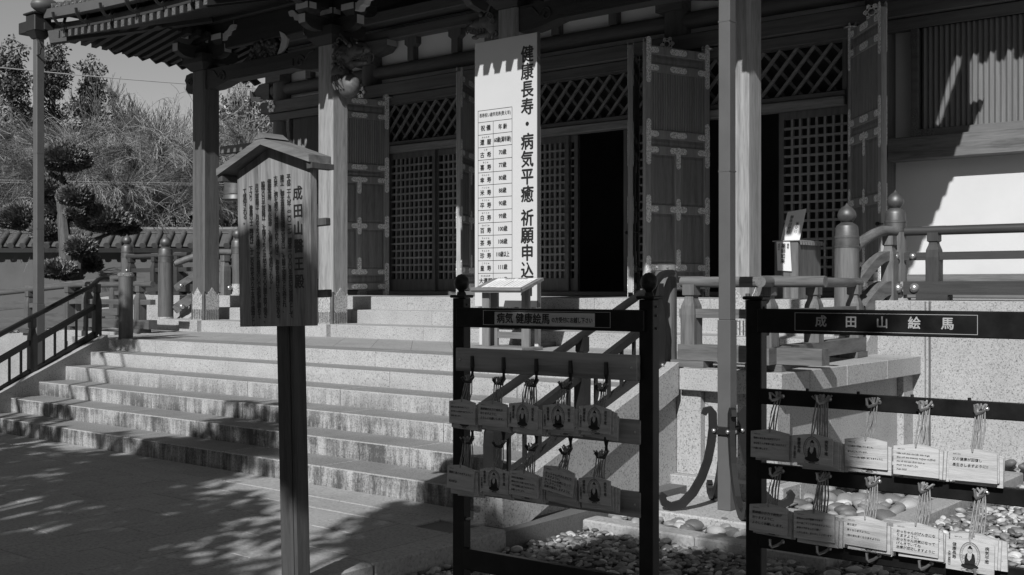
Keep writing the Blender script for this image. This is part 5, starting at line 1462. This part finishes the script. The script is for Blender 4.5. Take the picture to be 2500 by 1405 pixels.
hd = bpy.data.objects.new('low_shrubs', leaves(0, clump_points(cs, R, 420, 44, (1,1,.7), .6), .06, M['leaf_pine'], 'low_shrubs', 44)); C.objects.link(hd); tag(hd, 'low clipped shrubs behind the ramp rails', 'shrubs', kind='stuff')

# ---- bronze bell hung from an arm at the hall corner
bc = at_y(578, 0, 14.2); bz = 4.02
bl = thing('temple_bell', 'small bronze bell hanging behind the notice board roof', 'bell', (bc.x, bc.y, bz - .65))
prof = [(.275,-.66),(.285,-.655),(.275,-.60),(.262,-.57),(.268,-.55),(.258,-.54),(.25,-.36),(.248,-.22),(.242,-.20),(.23,-.10),(.19,-.03),(.12,.0),(.03,.02)]
part('body', MB().lathe(bc.x, bc.y, [(a, bz+z) for a, z in prof], 28), M['bronze'], bl, smooth=True)
part('loop', MB().tube([(bc.x-.06, bc.y, bz), (bc.x-.05, bc.y, bz+.09), (bc.x, bc.y, bz+.13), (bc.x+.05, bc.y, bz+.09), (bc.x+.06, bc.y, bz)], .02, 8), M['bronze'], bl, smooth=True)
for k in range(16):
    a = k*math.pi/8; part('nipple', MB().ball((bc.x+.246*math.cos(a), bc.y+.246*math.sin(a), bz-.15), .018, 8, 5), M['bronze'], bl, smooth=True)
part('hanger', MB().tube([(bc.x, bc.y, bz+.12), (bc.x, bc.y, bz+.30)], .012, 6), M['iron'], bl)
part('bell_arm', MB().box(bc.x-.45, -17.6, 14.12, 14.28, bz+.29, bz+.44, .01), M['timber_x'], hall)

# ---- overhead wires
def wire(label, a, b, da, db, r, sag):
    A = at_d(*a, da); B = at_d(*b, db); pts = []
    for i in range(17):
        u = i/16; p = A + (B-A)*u; p.z -= sag*4*u*(1-u); pts.append(p)
    o = part('overhead_wire', MB().tube(pts, r, 6), M['wire']); tag(o, label, 'wire', 'overhead wires')
wire('pale overhead wire crossing the sky behind the porch pillar', (-260, 137), (1000, 236), 26, 28, .013, .12)
wire('thin pale wire crossing the trees above the garden wall', (-250, 434), (900, 452), 29.2, 29.2, .006, .03)
wire('second thin wire just under the pale one above the garden wall', (-250, 441), (900, 455), 29.6, 29.6, .005, .03)

# ---- trees behind the viewer that shade the forecourt
def shade_tree(label, x, y, H, cs, R, rsd, dens):
    t = thing('shade_tree', label, 'tree', (x, y, -.2), group='forecourt trees'); m = MB(); rg = random.Random(rsd)
    m.tube([(0,0,0),(.1,.05,H*.5),(.0,.1,H*.9)], [.28,.2,.08], 10)
    loc = Vector((x, y, -.2)); lc = [Vector(c) - loc for c in cs]
    for c in lc: m.tube([(0,0,H*.45), tuple(c*.55 + Vector((0,0,H*.2))), tuple(c)], [.09,.05,.015], 6)
    part('trunk', m, M['bark'], t, local=True)
    o = bpy.data.objects.new('crown', leaves(0, clump_points(lc, R, dens, rsd, (1,1,.8), .1), .13, M['leaf_mid'], 'crown', rsd)); C.objects.link(o); o.parent = t
def shade_spots(targets, zc):   # crown positions that lie on the way from a shaded spot to the sun
    out = []
    for (x, y, z) in targets:
        k = (zc - z)/SUN.z; out.append(Vector((x, y, z)) + SUN*k)
    return out
rg = random.Random(77)
T1 = [(rg.uniform(-3.3,-1.75), rg.uniform(2.8,3.5), rg.uniform(.3,1.36)) for _ in range(26)]
c1 = [q + Vector((0,0,0)) for t in T1 for q in shade_spots([t], rg.uniform(5.8,7.6))]
shade_tree('forecourt tree shading the racks, standing behind the viewer', 1.2, -5.2, 6.2, c1, [rg.uniform(.4,.7) for _ in c1], 71, 800)
def gpt(px, py, z=0.0):       # ground spot seen at a picture position
    D = FPX*(EYE - z)/(py - PY0); return tuple(at_d(px, py, D))
T2 = [gpt(rg.uniform(-250,560), rg.uniform(1110,1480)) for _ in range(52)] + [gpt(rg.uniform(-250,320), rg.uniform(1060,1160)) for _ in range(14)]
T2 += [gpt(rg.uniform(0,700), rg.uniform(1000,1130), .25) for _ in range(8)] + [gpt(rg.uniform(940,1060), rg.uniform(1285,1325)) for _ in range(2)] + [gpt(rg.uniform(200,420), rg.uniform(830,900), .8) for _ in range(3)]
c2 = [q for t in T2 for q in shade_spots([t], rg.uniform(4.8,6.8))]
shade_tree('forecourt tree shading the paving in front of the steps', -4.6, -6.2, 6.8, c2, [rg.uniform(.3,.62) for _ in c2], 72, 420)
T3 = [gpt(rg.uniform(1020,2150), rg.uniform(1335,1480), -.1) for _ in range(26)] + [(rg.uniform(-4.95,-4.65), rg.uniform(3.85,3.95), rg.uniform(1.35,1.55)) for _ in range(2)]
c3 = [q for t in T3 for q in shade_spots([t], rg.uniform(6.2,8.0))]
shade_tree('forecourt tree shading the pebbles and the notice board', -1.4, -5.8, 6.6, c3, [rg.uniform(.3,.6) for _ in c3], 73, 620)

# ---- grove added behind the viewer, unseen, blocking low sky to deepen the shade
r = np.random.RandomState(91); cs = []; R = []
for k in range(520): cs.append((r.uniform(-40, 30), r.uniform(-27, -19), r.uniform(.5, 12.5))); R.append(r.uniform(1.0, 2.0))
gv = bpy.data.objects.new('grove', leaves(0, clump_points(cs, R, 16, 91, (1,1,.8), .3), .75, M['leaf_dark'], 'grove', 91)); C.objects.link(gv); tag(gv, 'grove added unseen behind the viewer to block low sky', 'grove', kind='stuff')
